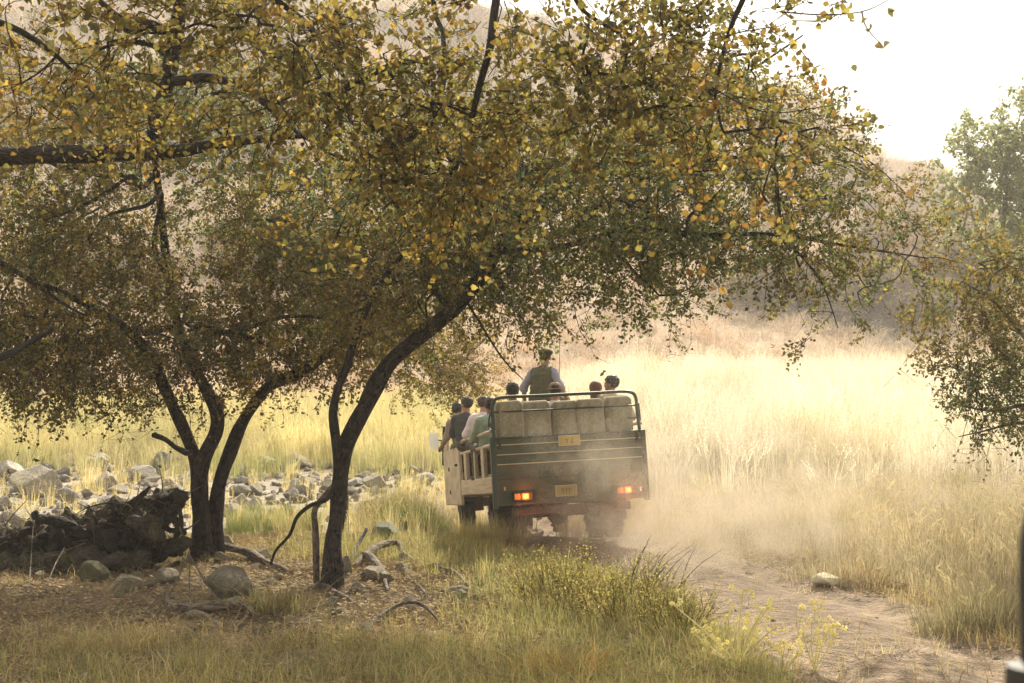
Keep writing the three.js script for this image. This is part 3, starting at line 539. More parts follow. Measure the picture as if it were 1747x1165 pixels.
growTree({
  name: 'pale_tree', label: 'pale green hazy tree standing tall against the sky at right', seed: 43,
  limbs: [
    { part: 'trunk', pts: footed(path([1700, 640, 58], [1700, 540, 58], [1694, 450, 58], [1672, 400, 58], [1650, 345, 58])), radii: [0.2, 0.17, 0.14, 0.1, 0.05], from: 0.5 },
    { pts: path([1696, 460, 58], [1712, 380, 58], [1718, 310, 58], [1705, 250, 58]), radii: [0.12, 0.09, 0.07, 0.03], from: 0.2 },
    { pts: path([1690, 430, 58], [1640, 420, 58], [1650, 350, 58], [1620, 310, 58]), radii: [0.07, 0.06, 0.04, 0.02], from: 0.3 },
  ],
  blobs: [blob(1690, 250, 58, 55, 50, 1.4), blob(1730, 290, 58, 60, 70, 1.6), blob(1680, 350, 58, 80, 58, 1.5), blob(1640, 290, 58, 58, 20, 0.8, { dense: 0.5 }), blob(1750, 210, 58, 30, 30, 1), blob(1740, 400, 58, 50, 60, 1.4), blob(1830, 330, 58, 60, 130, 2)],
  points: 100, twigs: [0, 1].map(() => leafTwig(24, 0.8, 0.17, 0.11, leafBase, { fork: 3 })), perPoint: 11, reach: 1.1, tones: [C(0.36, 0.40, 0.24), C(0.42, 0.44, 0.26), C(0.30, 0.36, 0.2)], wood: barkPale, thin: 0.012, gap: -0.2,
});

// leafless scrub trees standing in the dust beyond the grass
reseed(50);
const scrubTwig = [0, 1, 2].map(() => { const o = soup(); for (let i = 0; i < 24; i++) { const a = ball().multiplyScalar(0.3).add(V(0, 0.35, 0)), d = V(rr(-1, 1), rr(0.1, 1.2), rr(-1, 1)); if (i < 9) addStick(o, a, a.clone().addScaledVector(d, 0.4), 0.006, 0.002, C(0.5, 0.4, 0.32)); else addLeaf(o, a, d, V(rr(-1, 1), 1, rr(-1, 1)), 0.13, 0.07, tint(C(0.75, 0.68, 0.5), rr(0.7, 1.2))); } return build(o); });
const SCRUB = [C(0.326, 0.232, 0.162), C(0.391, 0.279, 0.184), C(0.260, 0.202, 0.140), C(0.309, 0.256, 0.147)];
for (const [label, x, d, w, top, seed, bend, tn] of [
  ['low brown scrub tree whose bent trunk shows behind the field, nearer the truck', 1338, 120, 75, 480, 51, -14],
  ['hazy scrub tree with several stems behind the field, nearer the right edge', 1496, 116, 75, 470, 52, 10],
  ['grey brown scrub tree in the dust below the pale tree', 1612, 124, 80, 400, 53, 12],
  ['small faded scrub tree on the slope above the guard', 1130, 150, 80, 460, 54, 8],
  ['faded scrub tree on the slope right of the leaning tree crown', 1240, 170, 80, 430, 55, -10],
  ['broad dusty scrub tree at the foot of the ridge at right', 1560, 166, 110, 370, 57, 10],
]) {
  const p = at(x, 600, d); p.y = ground(p.x, p.z) - 0.1; const fy = 640 - (p.y - EYE) / mpp(d), s = (f) => lerp(fy, top, f);
  growTree({
    name: 'scrub_tree', label, seed, group: 'scrub trees in the haze beyond the field',
    limbs: [{ part: 'trunk', pts: [p, ...path([x + bend * 0.4, s(0.2), d], [x + bend, s(0.4), d], [x + bend * 2.2, s(0.65), d])], radii: [0.3, 0.26, 0.2, 0.09], from: 0.3 }, { part: 'trunk', pts: [p.clone().add(V(0.1, 0, 0)), ...path([x - bend * 0.8, s(0.25), d + 0.3], [x - bend * 2, s(0.55), d + 0.5])], radii: [0.22, 0.17, 0.07], from: 0.3 }, { part: 'trunk', pts: [p.clone().add(V(0.2, 0, 0.1)), ...path([x + bend * 2, s(0.3), d - 0.3], [x + bend * 4, s(0.6), d - 0.5])], radii: [0.17, 0.13, 0.05], from: 0.3 }],
    blobs: [blob(x, s(0.72), d, w, (fy - top) * 0.32, 4, { dense: 1 }), blob(x + w * 0.5, s(0.6), d, w * 0.7, (fy - top) * 0.25, 3.4), blob(x - w * 0.5, s(0.58), d, w * 0.7, (fy - top) * 0.24, 3.4)],
    points: 40, twigs: scrubTwig, perPoint: 16, reach: 1.9, tones: SCRUB, wood: barkGrey, thin: 0.026, most: 0.12, twigScale: 3, gap: -0.4,
  });
}
{ // the scrub that covers the hill, too far and too dense to count
  reseed(61);
  const bushes = [0, 1, 2].map(() => { const o = soup(); for (let i = 0; i < 150; i++) { const a = ball(); a.y = Math.abs(a.y) * 0.9; const d = V(rr(-1, 1), rr(0, 1.3), rr(-1, 1)); if (i < 26) addStick(o, V(0, 0, 0), a, 0.05, 0.012, C(0.6, 0.48, 0.38)); else if (i < 70) addStick(o, a, a.clone().addScaledVector(d, 0.4), 0.014, 0.005, C(0.6, 0.48, 0.38)); else addLeaf(o, a, d, V(rr(-1, 1), 1, rr(-1, 1)), rr(0.12, 0.22), 0.1, tint(C(0.85, 0.75, 0.55), rr(0.7, 1.25))); } return build(o); });
  const lists = bushes.map(() => [[], []]);
  for (let i = 0; i < 5200; i++) {
    const d = 120 + 290 * rnd(), x = rr(-0.6, 0.56) * d, f = fbm(x * 0.024, d * 0.02, 14);
    const open = Math.exp(-(((x / d - 0.09) / 0.12) ** 2) - (((d - 130) / 30) ** 2)); if (d < 190 && x / d > -0.03 || f < -0.15 || rnd() < open || rnd() < 0.6 * Math.exp(-(((x / d - 0.16) / 0.14) ** 2))) continue;
    const s = rr(1.2, 4) * (1 + 0.3 * f), k = i % 3;
    lists[k][0].push(mat4(V(x, H(x, d) - 0.1, -d), new THREE.Quaternion().setFromEuler(new THREE.Euler(0, rr(0, 6.28), 0)), V(s, s * rr(0.7, 1.2), s))); lists[k][1].push(tint(pick([...SCRUB, C(0.22, 0.21, 0.11)]), rr(0.8, 1.25)));
  }
  const root = new THREE.Group(); root.name = 'hillside_scrub'; scene.add(root); tag(root, 'brown leafless scrub covering the hazy hill behind everything', 'scrub', null, 'stuff');
  lists.forEach(([m, c], i) => instanced('scrub', bushes[i], farMat, m, c, root));
  const tufts = [0, 1].map((k) => { const m = [], c = []; for (let i = 0; i < 5000; i++) { const d = 66 + 330 * rnd() ** 1.5, x = rr(-0.6, 0.56) * d, g = Math.max(1, d / 90); m.push(mat4(V(x, H(x, d) - 0.05, -d), new THREE.Quaternion().setFromEuler(new THREE.Euler(0, rr(0, 6.28), 0)), V(3.6 * g, 0.75 * g, 3.6 * g).multiplyScalar(rr(0.6, 1.2)))); c.push(tone(x, d, 0.1, 0.3).multiply(C(1.0, 0.86, 0.8))); } return instanced('hill_grass', tall[k], farMat, m, c); });
  tufts.forEach((t) => tag(t, 'pinkish dry grass thinly covering the hill slope', 'grass', null, 'stuff'));
}
// ---------------------------------------------------------------- the safari truck
const TRUCK_D = 17.45;
const truckPos = V(0.87, 0.02, -TRUCK_D);
const truckRot = new THREE.Euler(-0.098, 0.174, 0.045, 'YXZ');
const truckM = new THREE.Matrix4().compose(truckPos, new THREE.Quaternion().setFromEuler(truckRot), V(1, 1, 1));
const dustyPatch = (base, dust, f, s, k = 0.2) => tex(256, (u, v) => { const n = sstep(-0.35, 0.55, tfbm(u, v, f, s)) * (1 - k) + k * (0.5 + tileNoise(u, v, 60, s)); return [0, 1, 2].map((i) => lerp(base[i], dust[i], Math.min(1, Math.max(0, n)))); });
const greenPaint = std({ map: dustyPatch([0.038, 0.050, 0.020], [0.085, 0.085, 0.046], 5, 3, 0.3), roughness: 0.6 });
const greenDark = std({ color: C(0.030, 0.042, 0.024), roughness: 0.45 });
const creamPaint = std({ map: dustyPatch([0.50, 0.40, 0.28], [0.34, 0.26, 0.17], 5, 9, 0.15), roughness: 0.6 });
const stripePaint = std({ color: C(0.46, 0.41, 0.27), roughness: 0.6 });
const blackMat = std({ color: C(0.02, 0.019, 0.017), roughness: 0.7 });
const rubber = std({ color: C(0.05, 0.043, 0.035), roughness: 0.95, map: grainTone });
const steel = std({ color: C(0.09, 0.06, 0.04), roughness: 0.8, map: grainTone });
const camo = std({ map: tex(256, (u, v) => { const a = tfbm(u, v, 5, 2), b = tfbm(u, v, 7, 14), w = 0.97 + 0.06 * tileNoise(u * 1, v, 120, 5); const c = a > 0.26 ? [0.27, 0.235, 0.155] : b > 0.24 ? [0.37, 0.325, 0.23] : a < -0.34 ? [0.28, 0.235, 0.165] : [0.315, 0.275, 0.19]; return c.map((x) => x * w); }, { rx: 1, ry: 2.3 }), roughness: 1 });
const box = (w, h, d, x, y, z, r = 0.01) => { const g = new RoundedBoxGeometry(w, h, d, 2, Math.min(r, w / 2.1, h / 2.1, d / 2.1)); g.translate(x, y, z); return g; };
const rod = (pts, r, segs = 20, ring = 8) => tube(pts, [r, r], segs, ring, 0, true);
function plate(text, bg, ink) {
  const c = document.createElement('canvas'); c.width = 256; c.height = 120; const x = c.getContext('2d');
  x.fillStyle = bg; x.fillRect(0, 0, 256, 120); x.fillStyle = ink; x.font = 'bold 84px sans-serif'; x.textAlign = 'center'; x.textBaseline = 'middle'; x.fillText(text, 128, 64);
  const t = new THREE.CanvasTexture(c); t.colorSpace = THREE.SRGBColorSpace; return t;
}
const truck = thing('safari_truck', 'open dark green safari truck full of passengers driving away on the dusty track', 'truck', truckPos);
truck.rotation.copy(truckRot); truck.scale.setScalar(0.98);
const part = (name, g, m, parent = truck) => mesh(name, Array.isArray(g) ? merged(g) : g, m, parent);
{
  reseed(71);
  const tg = part('tailgate', box(2.14, 0.93, 0.05, 0, 1.025, -0.03, 0.012), greenPaint);
  for (const y of [1.405, 1.27, 1.135]) part('stripe', box(2.08, 0.014, 0.02, 0, y, 0.001, 0.006), stripePaint, tg);
  part('tailgate_lip', box(2.14, 0.03, 0.075, 0, 1.5, -0.03), greenDark, tg);
  for (const s of [-1, 1]) { part('corner_post', box(0.07, 1.0, 0.1, s * 1.085, 1.02, -0.05, 0.015), greenDark); part('hinge', [box(0.05, 0.12, 0.03, s * 0.8, 0.6, 0.01), box(0.09, 0.03, 0.05, s * 0.8, 0.56, 0.01)], greenDark, tg); }
  for (const s of [-1, 1]) { part('latch', [box(0.035, 0.13, 0.03, s * 0.99, 1.42, 0.012), box(0.07, 0.022, 0.04, s * 0.985, 1.36, 0.018)], steel, tg); }
  part('seam', box(2.06, 0.008, 0.006, 0, 0.93, -0.003, 0.002), blackMat, tg);
  for (let i = 0; i < 14; i++) for (const y of [0.6, 1.46]) part('rivet', box(0.016, 0.016, 0.01, -0.98 + i * 0.15, y, -0.001, 0.004), steel, tg);
  for (const [x, y, text, bg, ink, w, h] of [[-0.0, 1.42, '1 2', '#b08f38', '#6d571f', 0.31, 0.145], [-0.09, 0.725, '51F', '#978643', '#4a3d18', 0.31, 0.155]]) {
    const p = part('number_plate', box(w, h, 0.012, x, y, 0.014, 0.004), stripePaint, tg);
    const f = new THREE.PlaneGeometry(w - 0.02, h - 0.02); f.translate(x, y, 0.0225); part('plate_face', f, std({ map: plate(text, bg, ink), roughness: 0.6 }), p);
  }
  for (const [x, k] of [[-0.71, 1], [0.76, 0.8]]) {
    const housing = part('tail_light', box(0.3, 0.13, 0.05, x, 0.68, 0.02, 0.015), blackMat);
    part('red_lens', box(0.10, 0.085, 0.02, x + 0.03, 0.68, 0.05, 0.01), std({ color: C(0.5, 0.12, 0.03), emissive: C(1, 0.12, 0.02), emissiveIntensity: 0.45 * k, roughness: 0.3 }), housing);
    part('amber_lens', box(0.08, 0.085, 0.02, x - 0.085, 0.68, 0.05, 0.01), std({ color: C(0.4, 0.14, 0.02), emissive: C(0.8, 0.25, 0.03), emissiveIntensity: 0.08, roughness: 0.3 }), housing);
    const lamp = new THREE.PointLight(new THREE.Color().setRGB(1, 0.2, 0.05), 0.12); lamp.name = 'tail_light_glow'; lamp.position.set(x + 0.04, 0.68, 0.1); lamp.castShadow = true; lamp.shadow.radius = 2; truck.add(lamp);
  }
  part('reflector', box(0.025, 0.06, 0.012, 0.985, 0.68, 0.006, 0.004), std({ color: C(0.75, 0.72, 0.62), roughness: 0.3 }));
  part('reflector', box(0.025, 0.05, 0.012, -0.955, 0.80, 0.006, 0.004), std({ color: C(0.6, 0.2, 0.12), roughness: 0.3 }));
  // roll bar and rails
  const arch = [[-1.06, 1.45], [-1.06, 1.75], [-1.055, 1.96], [-1.03, 2.03], [-0.95, 2.065], [-0.4, 2.07], [0.4, 2.07], [0.93, 2.065], [1.0, 2.03], [1.025, 1.96], [1.03, 1.75], [1.05, 1.45]].map(([x, y]) => V(x, y, -0.04));
  const bar = part('roll_bar', rod(arch, 0.024, 90, 10), greenDark);
  part('cross_bar', rod([V(-1.055, 1.87, -0.04), V(0, 1.87, -0.04), V(1.028, 1.87, -0.04)], 0.012, 6), greenDark, bar);
  part('bar_bracket', rod([V(1.03, 1.7, -0.04), V(0.96, 1.69, -0.06), V(0.9, 1.7, -0.12)], 0.011, 8), greenDark, bar);
  for (const s of [-1, 1]) {
    part('hand_rail', rod([V(s * 1.06, 1.9, -0.05), V(s * 1.09, 1.8, -0.14), V(s * 1.1, 1.68, -0.16), V(s * 1.08, 1.6, -0.06)], 0.012, 20), greenDark);
    const f = part('side_frame', box(0.06, 0.24, 3.4, s * 1.06, 0.86, -1.8, 0.02), creamPaint);
    for (const z of [-0.16, -1.05, -1.95, -2.9]) part('side_post', box(0.065, 0.47, 0.24, s * 1.06, 1.205, z, 0.02), creamPaint, f);
    part('side_rail', rod([V(s * 1.06, 1.62, -0.06), V(s * 1.06, 1.61, -1.8), V(s * 1.06, 1.6, -3.4), V(s * 1.06, 1.53, -3.52), V(s * 1.06, 1.44, -3.5)], 0.026, 24), creamPaint, f);
    part('side_rail', rod([V(s * 1.06, 1.42, -0.06), V(s * 1.06, 1.42, -1.8), V(s * 1.06, 1.42, -3.5)], 0.026, 8), creamPaint, f);
    for (const y of [1.05, 1.17, 1.29]) part('side_slat', box(0.03, 0.05, 3.3, s * 0.98, y, -1.75, 0.01), steel, f);
    const cab = part('cab_side', [box(0.06, 0.98, 2.1, s * 1.05, 1.06, -4.75, 0.03), box(0.06, 0.24, 0.5, s * 1.05, 1.66, -5.5, 0.03)], creamPaint);
    part('door_handle', box(0.04, 0.04, 0.16, s * 1.09, 1.25, -4.0, 0.01), blackMat, cab);
    part('door_hinge', [box(0.03, 0.07, 0.05, s * 1.085, 1.2, -5.0), box(0.03, 0.07, 0.05, s * 1.085, 0.8, -4.95)], steel, cab);
    part('cab_pillar', rod([V(s * 1.07, 1.3, -5.85), V(s * 1.04, 2.0, -5.7)], 0.035, 6), blackMat);
    const m = part('wing_mirror', box(0.16, 0.3, 0.07, s * 1.24, 1.75, -5.75, 0.03), phys({ color: C(0.9, 0.9, 0.88), roughness: 0.7, transmission: 0.55 }));
        part('mirror_arm', rod([V(s * 1.06, 1.75, -5.8), V(s * 1.24, 1.77, -5.79)], 0.012, 4), blackMat, m);
    part('mud_flap', box(0.5, 0.34, 0.012, s * 0.7, 0.42, -0.72, 0.004), rubber);
  }
  part('load_floor', box(2.1, 0.06, 3.5, 0, 0.74, -1.8), steel);
  part('windscreen_frame', box(2.1, 0.06, 0.05, 0, 1.45, -5.88), blackMat);
  part('bonnet', box(1.9, 0.75, 0.6, 0, 1.02, -5.95, 0.12), creamPaint);
  part('chassis_rail', [box(0.09, 0.16, 5.4, -0.4, 0.6, -2.9), box(0.09, 0.16, 5.4, 0.4, 0.6, -2.9), box(1.7, 0.12, 0.08, 0, 0.47, -0.12), box(0.7, 0.1, 0.1, 0, 0.62, -0.9)], steel);
  const axleG = new THREE.CylinderGeometry(0.055, 0.055, 1.6, 12); axleG.rotateZ(Math.PI / 2); axleG.translate(0, 0.4, -1.25);
  const diffG = new THREE.SphereGeometry(0.17, 18, 12); diffG.scale(1, 1, 0.8); diffG.translate(0.03, 0.4, -1.25);
  part('rear_axle', axleG, steel); part('differential', diffG, steel);
  for (const s of [-1, 1]) part('leaf_spring', [0, 1, 2].map((k) => box(0.06, 0.012, 1.1 - k * 0.25, s * 0.42, 0.47 + k * 0.016, -1.25, 0.003)), steel);
  part('tow_hook', rod([V(0.25, 0.46, -0.08), V(0.27, 0.36, 0.03), V(0.33, 0.34, 0.04), V(0.36, 0.42, 0.0)], 0.016, 14), steel);
  const tyreG = new THREE.TorusGeometry(0.3, 0.105, 12, 30); tyreG.scale(1, 1, 1.0); tyreG.rotateY(Math.PI / 2);
  const lugs = []; for (let i = 0; i < 26; i++) { const a = i / 26 * 6.283, g = new THREE.BoxGeometry(0.17, 0.03, 0.045); g.translate(i % 2 ? 0.012 : -0.012, 0.398, 0); g.rotateX(a); lugs.push(g); }
  const tyreAll = merged([tyreG, ...lugs]), rimG = merged([new THREE.CylinderGeometry(0.21, 0.21, 0.1, 24).rotateZ(Math.PI / 2), new THREE.CylinderGeometry(0.09, 0.09, 0.2, 16).rotateZ(Math.PI / 2)]);
  for (const [x, z] of [[-0.86, -1.25], [-0.6, -1.25], [0.6, -1.25], [0.86, -1.25], [-0.82, -4.9], [0.82, -4.9]]) {
    const w = new THREE.Group(); w.name = 'wheel'; w.position.set(x, 0.4, z); truck.add(w);
    mesh('tyre', tyreAll, rubber, w); mesh('rim', rimG, steel, w);
  }
  part('radio_antenna', rod([V(0.19, 1.9, -1.4), V(0.24, 2.5, -1.42), V(0.29, 3.15, -1.44)], 0.004, 10, 5), blackMat);
  // seats: a row of padded backs under loose camouflage covers
  const seatG = (w) => { const g = new RoundedBoxGeometry(w, 0.88, 0.17, 8, 0.06), p = g.attributes.position, s0 = rnd() * 30; for (let i = 0; i < p.count; i++) { const x = p.getX(i), y = p.getY(i), z = p.getZ(i); p.setZ(i, z + 0.05 * perlin.noise(x * 7 + s0, y * 3, 2) + 0.018 * perlin.noise(x * 24 + s0, y * 6, 5)); p.setX(i, x * (1 + 0.05 * perlin.noise(y * 5 + s0, 1, z * 3))); p.setY(i, y - (y > 0.3 ? 0.035 * (x / w * 2) ** 4 : 0) + 0.012 * perlin.noise(x * 8 + s0, 4, z)); } g.computeVertexNormals(); return g; };
  const seat = (x, w, z, y = 0) => {
    const s = new THREE.Group(); s.name = 'seat'; s.position.set(x + rr(-0.008, 0.008), y + rr(-0.025, 0.012), z + rr(-0.02, 0.02)); s.rotation.set(rr(-0.03, 0.03), rr(-0.04, 0.04), rr(-0.025, 0.025)); truck.add(s);
    const g = seatG(w); g.translate(0, 1.585, 0); g.rotateX(0.03); mesh('seat_back', g, camo, s);
    mesh('seat_cushion', box(w, 0.13, 0.44, 0, 1.2, -0.32, 0.04), camo, s); mesh('seat_base', box(w - 0.04, 0.37, 0.4, 0, 0.955, -0.32), steel, s);
  };
  for (const [x, w] of [[-0.79, 0.395], [-0.395, 0.415], [0.0, 0.395], [0.39, 0.405], [0.79, 0.41]]) seat(x, w, -0.2);
  for (const x of [-0.28, 0.36, 0.78]) seat(x, 0.4, -1.95, -0.06);
  for (const x of [-0.28, 0.36, 0.78]) seat(x, 0.4, -3.0, -0.06);
  for (const x of [-0.74, 0.74]) seat(x, 0.44, -4.5, -0.3);
}

// ---------------------------------------------------------------- people
function isoSurface(bones, { lo, size, cells, k = 0.035, balls = [], cut }) { // tapered capsules and ellipsoids joined by a smooth minimum
  const mc = new MarchingCubes(cells, new THREE.MeshStandardMaterial(), false, false, 160000), F = mc.field; mc.isolation = 0;
  const cell = size / cells, half = cells / 2, caps = bones.map(([a, b, ra, rb]) => ({ a, d: b.clone().sub(a), l2: b.distanceToSquared(a) || 1e-6, ra, rb }));
  for (let z = 0, i = 0; z < cells; z++) for (let y = 0; y < cells; y++) for (let x = 0; x < cells; x++, i++) {
    const px = lo.x + x * cell, py = lo.y + y * cell, pz = lo.z + z * cell; let d = 1;
    const add = (e) => { if (e > d + k) return; const h = Math.max(k - Math.abs(e - d), 0) / k; d = Math.min(e, d) - h * h * k * 0.25; };
    for (const c of caps) {
      const ax = px - c.a.x, ay = py - c.a.y, az = pz - c.a.z, t = Math.min(1, Math.max(0, (ax * c.d.x + ay * c.d.y + az * c.d.z) / c.l2)), qx = ax - c.d.x * t, qy = ay - c.d.y * t, qz = az - c.d.z * t;
      add(Math.sqrt(qx * qx + qy * qy + qz * qz) - (c.ra + (c.rb - c.ra) * t));
    }
    for (const [c, r] of balls) { const ex = (px - c.x) / r.x, ey = (py - c.y) / r.y, ez = (pz - c.z) / r.z, l = Math.sqrt(ex * ex + ey * ey + ez * ez); add((l - 1) * Math.min(r.x, r.y, r.z)); }
    if (cut) d = cut(px, py, pz, d);
    F[i] = -d;
  }
  mc.update();
  const n = mc.count, g0 = new THREE.BufferGeometry(), P = new Float32Array(n * 3);
  for (let i = 0; i < n; i++) { P[i * 3] = lo.x + (mc.positionArray[i * 3] * half + half) * cell; P[i * 3 + 1] = lo.y + (mc.positionArray[i * 3 + 1] * half + half) * cell; P[i * 3 + 2] = lo.z + (mc.positionArray[i * 3 + 2] * half + half) * cell; }
  g0.setAttribute('position', new THREE.BufferAttribute(P, 3));
  const g = mergeVertices(g0, 1e-4); g.computeVertexNormals(); return g;
}
const ell = (x, y, z, a, b, c) => [V(x, y, z), V(a, b, c)];
// head about its own centre, face towards -z
const headLo = { lo: V(-0.15, -0.17, -0.15), size: 0.32, cells: 48, k: 0.018 };
const headG = isoSurface([[V(0, -0.16, 0.01), V(0, -0.06, 0.005), 0.056, 0.056]], {
  ...headLo, balls: [ell(0, 0.035, 0.012, 0.076, 0.088, 0.095), ell(0, -0.04, -0.03, 0.058, 0.07, 0.058), ell(0, -0.012, -0.092, 0.011, 0.02, 0.02), ell(0, -0.095, -0.062, 0.024, 0.018, 0.022), ell(0, -0.058, -0.085, 0.024, 0.008, 0.01), ell(-0.078, -0.005, 0.01, 0.012, 0.032, 0.02), ell(0.078, -0.005, 0.01, 0.012, 0.032, 0.02), ell(0, 0.028, -0.078, 0.05, 0.009, 0.012)],
  cut: (x, y, z, d) => { for (const s of [-1, 1]) { const e = Math.hypot(x - s * 0.031, y - 0.008, z + 0.092) - 0.014; d = Math.max(d, -e); } return d; },
});
const eyeG = merged([-1, 1].map((s) => { const g = new THREE.SphereGeometry(0.0125, 10, 8); g.translate(s * 0.031, 0.008, -0.083); return g; }));
const hairLumps = (s) => (x, y, z, d) => Math.max(d + 0.011 * perlin.noise(x * 38 + s, y * 38, z * 38) + 0.006 * perlin.noise(x * 90, y * 90, z * 90), -(y - (z < -0.05 ? 0.062 : z < 0.02 ? 0.012 + 0.7 * Math.max(0, -z) : -0.055 - 0.2 * (z - 0.02))));
const hairG = isoSurface([], { ...headLo, balls: [ell(0, 0.042, 0.018, 0.087, 0.097, 0.105)], cut: hairLumps(3) });
const hairFullG = isoSurface([], { ...headLo, balls: [ell(0, 0.048, 0.022, 0.093, 0.103, 0.11)], cut: hairLumps(9) });
const longHairG = isoSurface([[V(0, 0, 0.06), V(0, -0.13, 0.085), 0.065, 0.045]], { ...headLo, balls: [ell(0, 0.044, 0.02, 0.09, 0.1, 0.106)], cut: (x, y, z, d) => Math.max(d, z < -0.01 ? -(y - 0.05) : d) });
const capG = isoSurface([], { ...headLo, balls: [ell(0.006, 0.085, 0.008, 0.112, 0.055, 0.118), ell(0, 0.055, 0.012, 0.088, 0.05, 0.103)], cut: (x, y, z, d) => Math.max(d, 0.035 - y) });
const peakG = isoSurface([], { ...headLo, balls: [ell(0.0, 0.042, -0.105, 0.07, 0.011, 0.06)], cut: (x, y, z, d) => Math.max(d, z + 0.085 - 0) });
const bucketG = isoSurface([], { ...headLo, balls: [ell(0, 0.075, 0.012, 0.086, 0.07, 0.1), ell(0, 0.04, 0.01, 0.128, 0.012, 0.136)], cut: (x, y, z, d) => Math.max(d, 0.028 - y) });

// a seated body, hips at the origin, facing -z
function bodyParts({ lean = V(0, 0, 0), turn = 0, nod = 0, arms, detail = 84, thighOut = 0.1, vest = false }) {
  const hip = V(0, 0.1, 0), waist = V(0, 0.24, 0.015).addScaledVector(lean, 0.35), chest = V(0, 0.42, 0.015).addScaledVector(lean, 0.75), neck = V(0, 0.565, 0.005).addScaledVector(lean, 1), head = V(0, 0.715, -0.02).addScaledVector(lean, 1.15);
  const torso = (e) => [[V(-0.07, 0.1, 0), V(-0.075, 0.24, 0).addScaledVector(lean, 0.35), 0.115 + e, 0.1 + e], [V(0.07, 0.1, 0), V(0.075, 0.24, 0).addScaledVector(lean, 0.35), 0.115 + e, 0.1 + e], [waist.clone().setX(waist.x - 0.07), chest.clone().add(V(-0.085, 0, 0)), 0.1 + e, 0.105 + e], [waist.clone().setX(waist.x + 0.07), chest.clone().add(V(0.085, 0, 0)), 0.1 + e, 0.105 + e], [chest.clone().add(V(-0.13, 0.075, 0)), chest.clone().add(V(0.13, 0.075, 0)), 0.07 + e, 0.07 + e]];
  const legs = (e) => [-1, 1].flatMap((s) => [[V(s * 0.09, 0.08, 0), V(s * thighOut * 1.5, 0.09, -0.43), 0.088 + e, 0.062 + e], [V(s * thighOut * 1.5, 0.09, -0.43), V(s * thighOut * 1.5, -0.3, -0.42), 0.06 + e, 0.042 + e]]);
  const feet = [-1, 1].map((s) => [V(s * thighOut * 1.5, -0.345, -0.41), V(s * thighOut * 1.6, -0.36, -0.58), 0.045, 0.035]);
  const sh = (s) => chest.clone().add(V(s * 0.185, 0.07, 0));
  const armBones = (e) => arms.flatMap(([el, wr], i) => { const s = i ? 1 : -1, a = sh(s); return [[a, el, 0.055 + e, 0.044 + e], [el, wr, 0.042 + e, 0.029 + e]]; });
  const hands = arms.flatMap(([el, wr], i) => {
    const d = wr.clone().sub(el).normalize(), side = V().crossVectors(d, V(0, 1, 0)).normalize(), up = V().crossVectors(side, d), palm = wr.clone().addScaledVector(d, 0.07), out = [[wr, palm, 0.024, 0.03]];
    for (let f = 0; f < 4; f++) { const o = (f - 1.5) * 0.019, k0 = palm.clone().addScaledVector(side, o), L = [0.065, 0.075, 0.07, 0.055][f], k1 = k0.clone().addScaledVector(d, L * 0.6).addScaledVector(up, -0.012), k2 = k1.clone().addScaledVector(d, L * 0.4).addScaledVector(up, -0.028); out.push([k0, k1, 0.0095, 0.009], [k1, k2, 0.009, 0.0075]); }
    const ts = i ? -1 : 1, t0 = wr.clone().addScaledVector(d, 0.025).addScaledVector(side, ts * 0.022), t1 = t0.clone().addScaledVector(side, ts * 0.03).addScaledVector(d, 0.035), t2 = t1.clone().addScaledVector(d, 0.032).addScaledVector(up, -0.01); out.push([t0, t1, 0.013, 0.011], [t1, t2, 0.0105, 0.009]);
    return out;
  });
  const neckB = [[neck.clone().add(V(0, -0.06, 0)), head.clone().add(V(0, -0.07, 0.015)), 0.062, 0.055]];
  const frame = { lo: V(-0.72, -0.46, -0.72), size: 1.42, cells: detail, k: 0.04 };
  const skin = merged([isoSurface([...torso(-0.012), ...legs(-0.01), ...armBones(0), ...neckB], frame), (() => { const g = headG.clone(); g.rotateX(nod); g.rotateY(turn); g.translate(head.x, head.y, head.z); return g; })(), ...arms.map(([, wr], i) => { const h = hands.slice(i * hands.length / 2, (i + 1) * hands.length / 2); return isoSurface(h, { lo: wr.clone().sub(V(0.16, 0.16, 0.16)), size: 0.32, cells: 52, k: 0.008 }); })].map((g) => { g.deleteAttribute('uv'); return g; }));
  const sleeves = vest ? [] : armBones(0.012).map((b, i) => (i % 2 ? [b[0], b[0].clone().lerp(b[1], 0.75), b[2], b[3] + 0.008] : b));
  const fold = (s) => (x, y, z, d) => d + 0.013 * perlin.noise(x * 9 + s, y * 17, z * 9) + 0.005 * perlin.noise(x * 26, y * 40 + s, z * 26);
  const shirt = isoSurface([...torso(0.014), ...sleeves, [neck.clone().add(V(0, -0.06, 0)), neck.clone().add(V(0, -0.012, 0)), 0.085, 0.068]], { ...frame, cut: fold(2) });
  const sleeve = vest ? armBones(0.014).map((b, i) => (i % 2 ? [b[0], b[0].clone().lerp(b[1], 0.2), b[2], b[3] + 0.012] : b)).reduce((a, b, i) => { a[i >> 1].push(b); return a; }, [[], []]).map((b) => isoSurface(b, { ...frame, cut: fold(8) })) : null;
  const trousers = isoSurface([...legs(0.012), [V(-0.08, 0.09, 0), V(0.08, 0.09, 0), 0.125, 0.125]], { ...frame, cut: fold(5) });
  const shoes = isoSurface(feet, { ...frame, cells: detail });
  return { skin, shirt, sleeve, trousers, shoes, head, turn, nod };
}
const fabric = (r, g, b) => std({ color: C(r, g, b), roughness: 1 });
const skinM = [std({ color: C(0.30, 0.165, 0.095), roughness: 0.6 }), std({ color: C(0.20, 0.11, 0.065), roughness: 0.6 }), std({ color: C(0.42, 0.25, 0.16), roughness: 0.6 })];
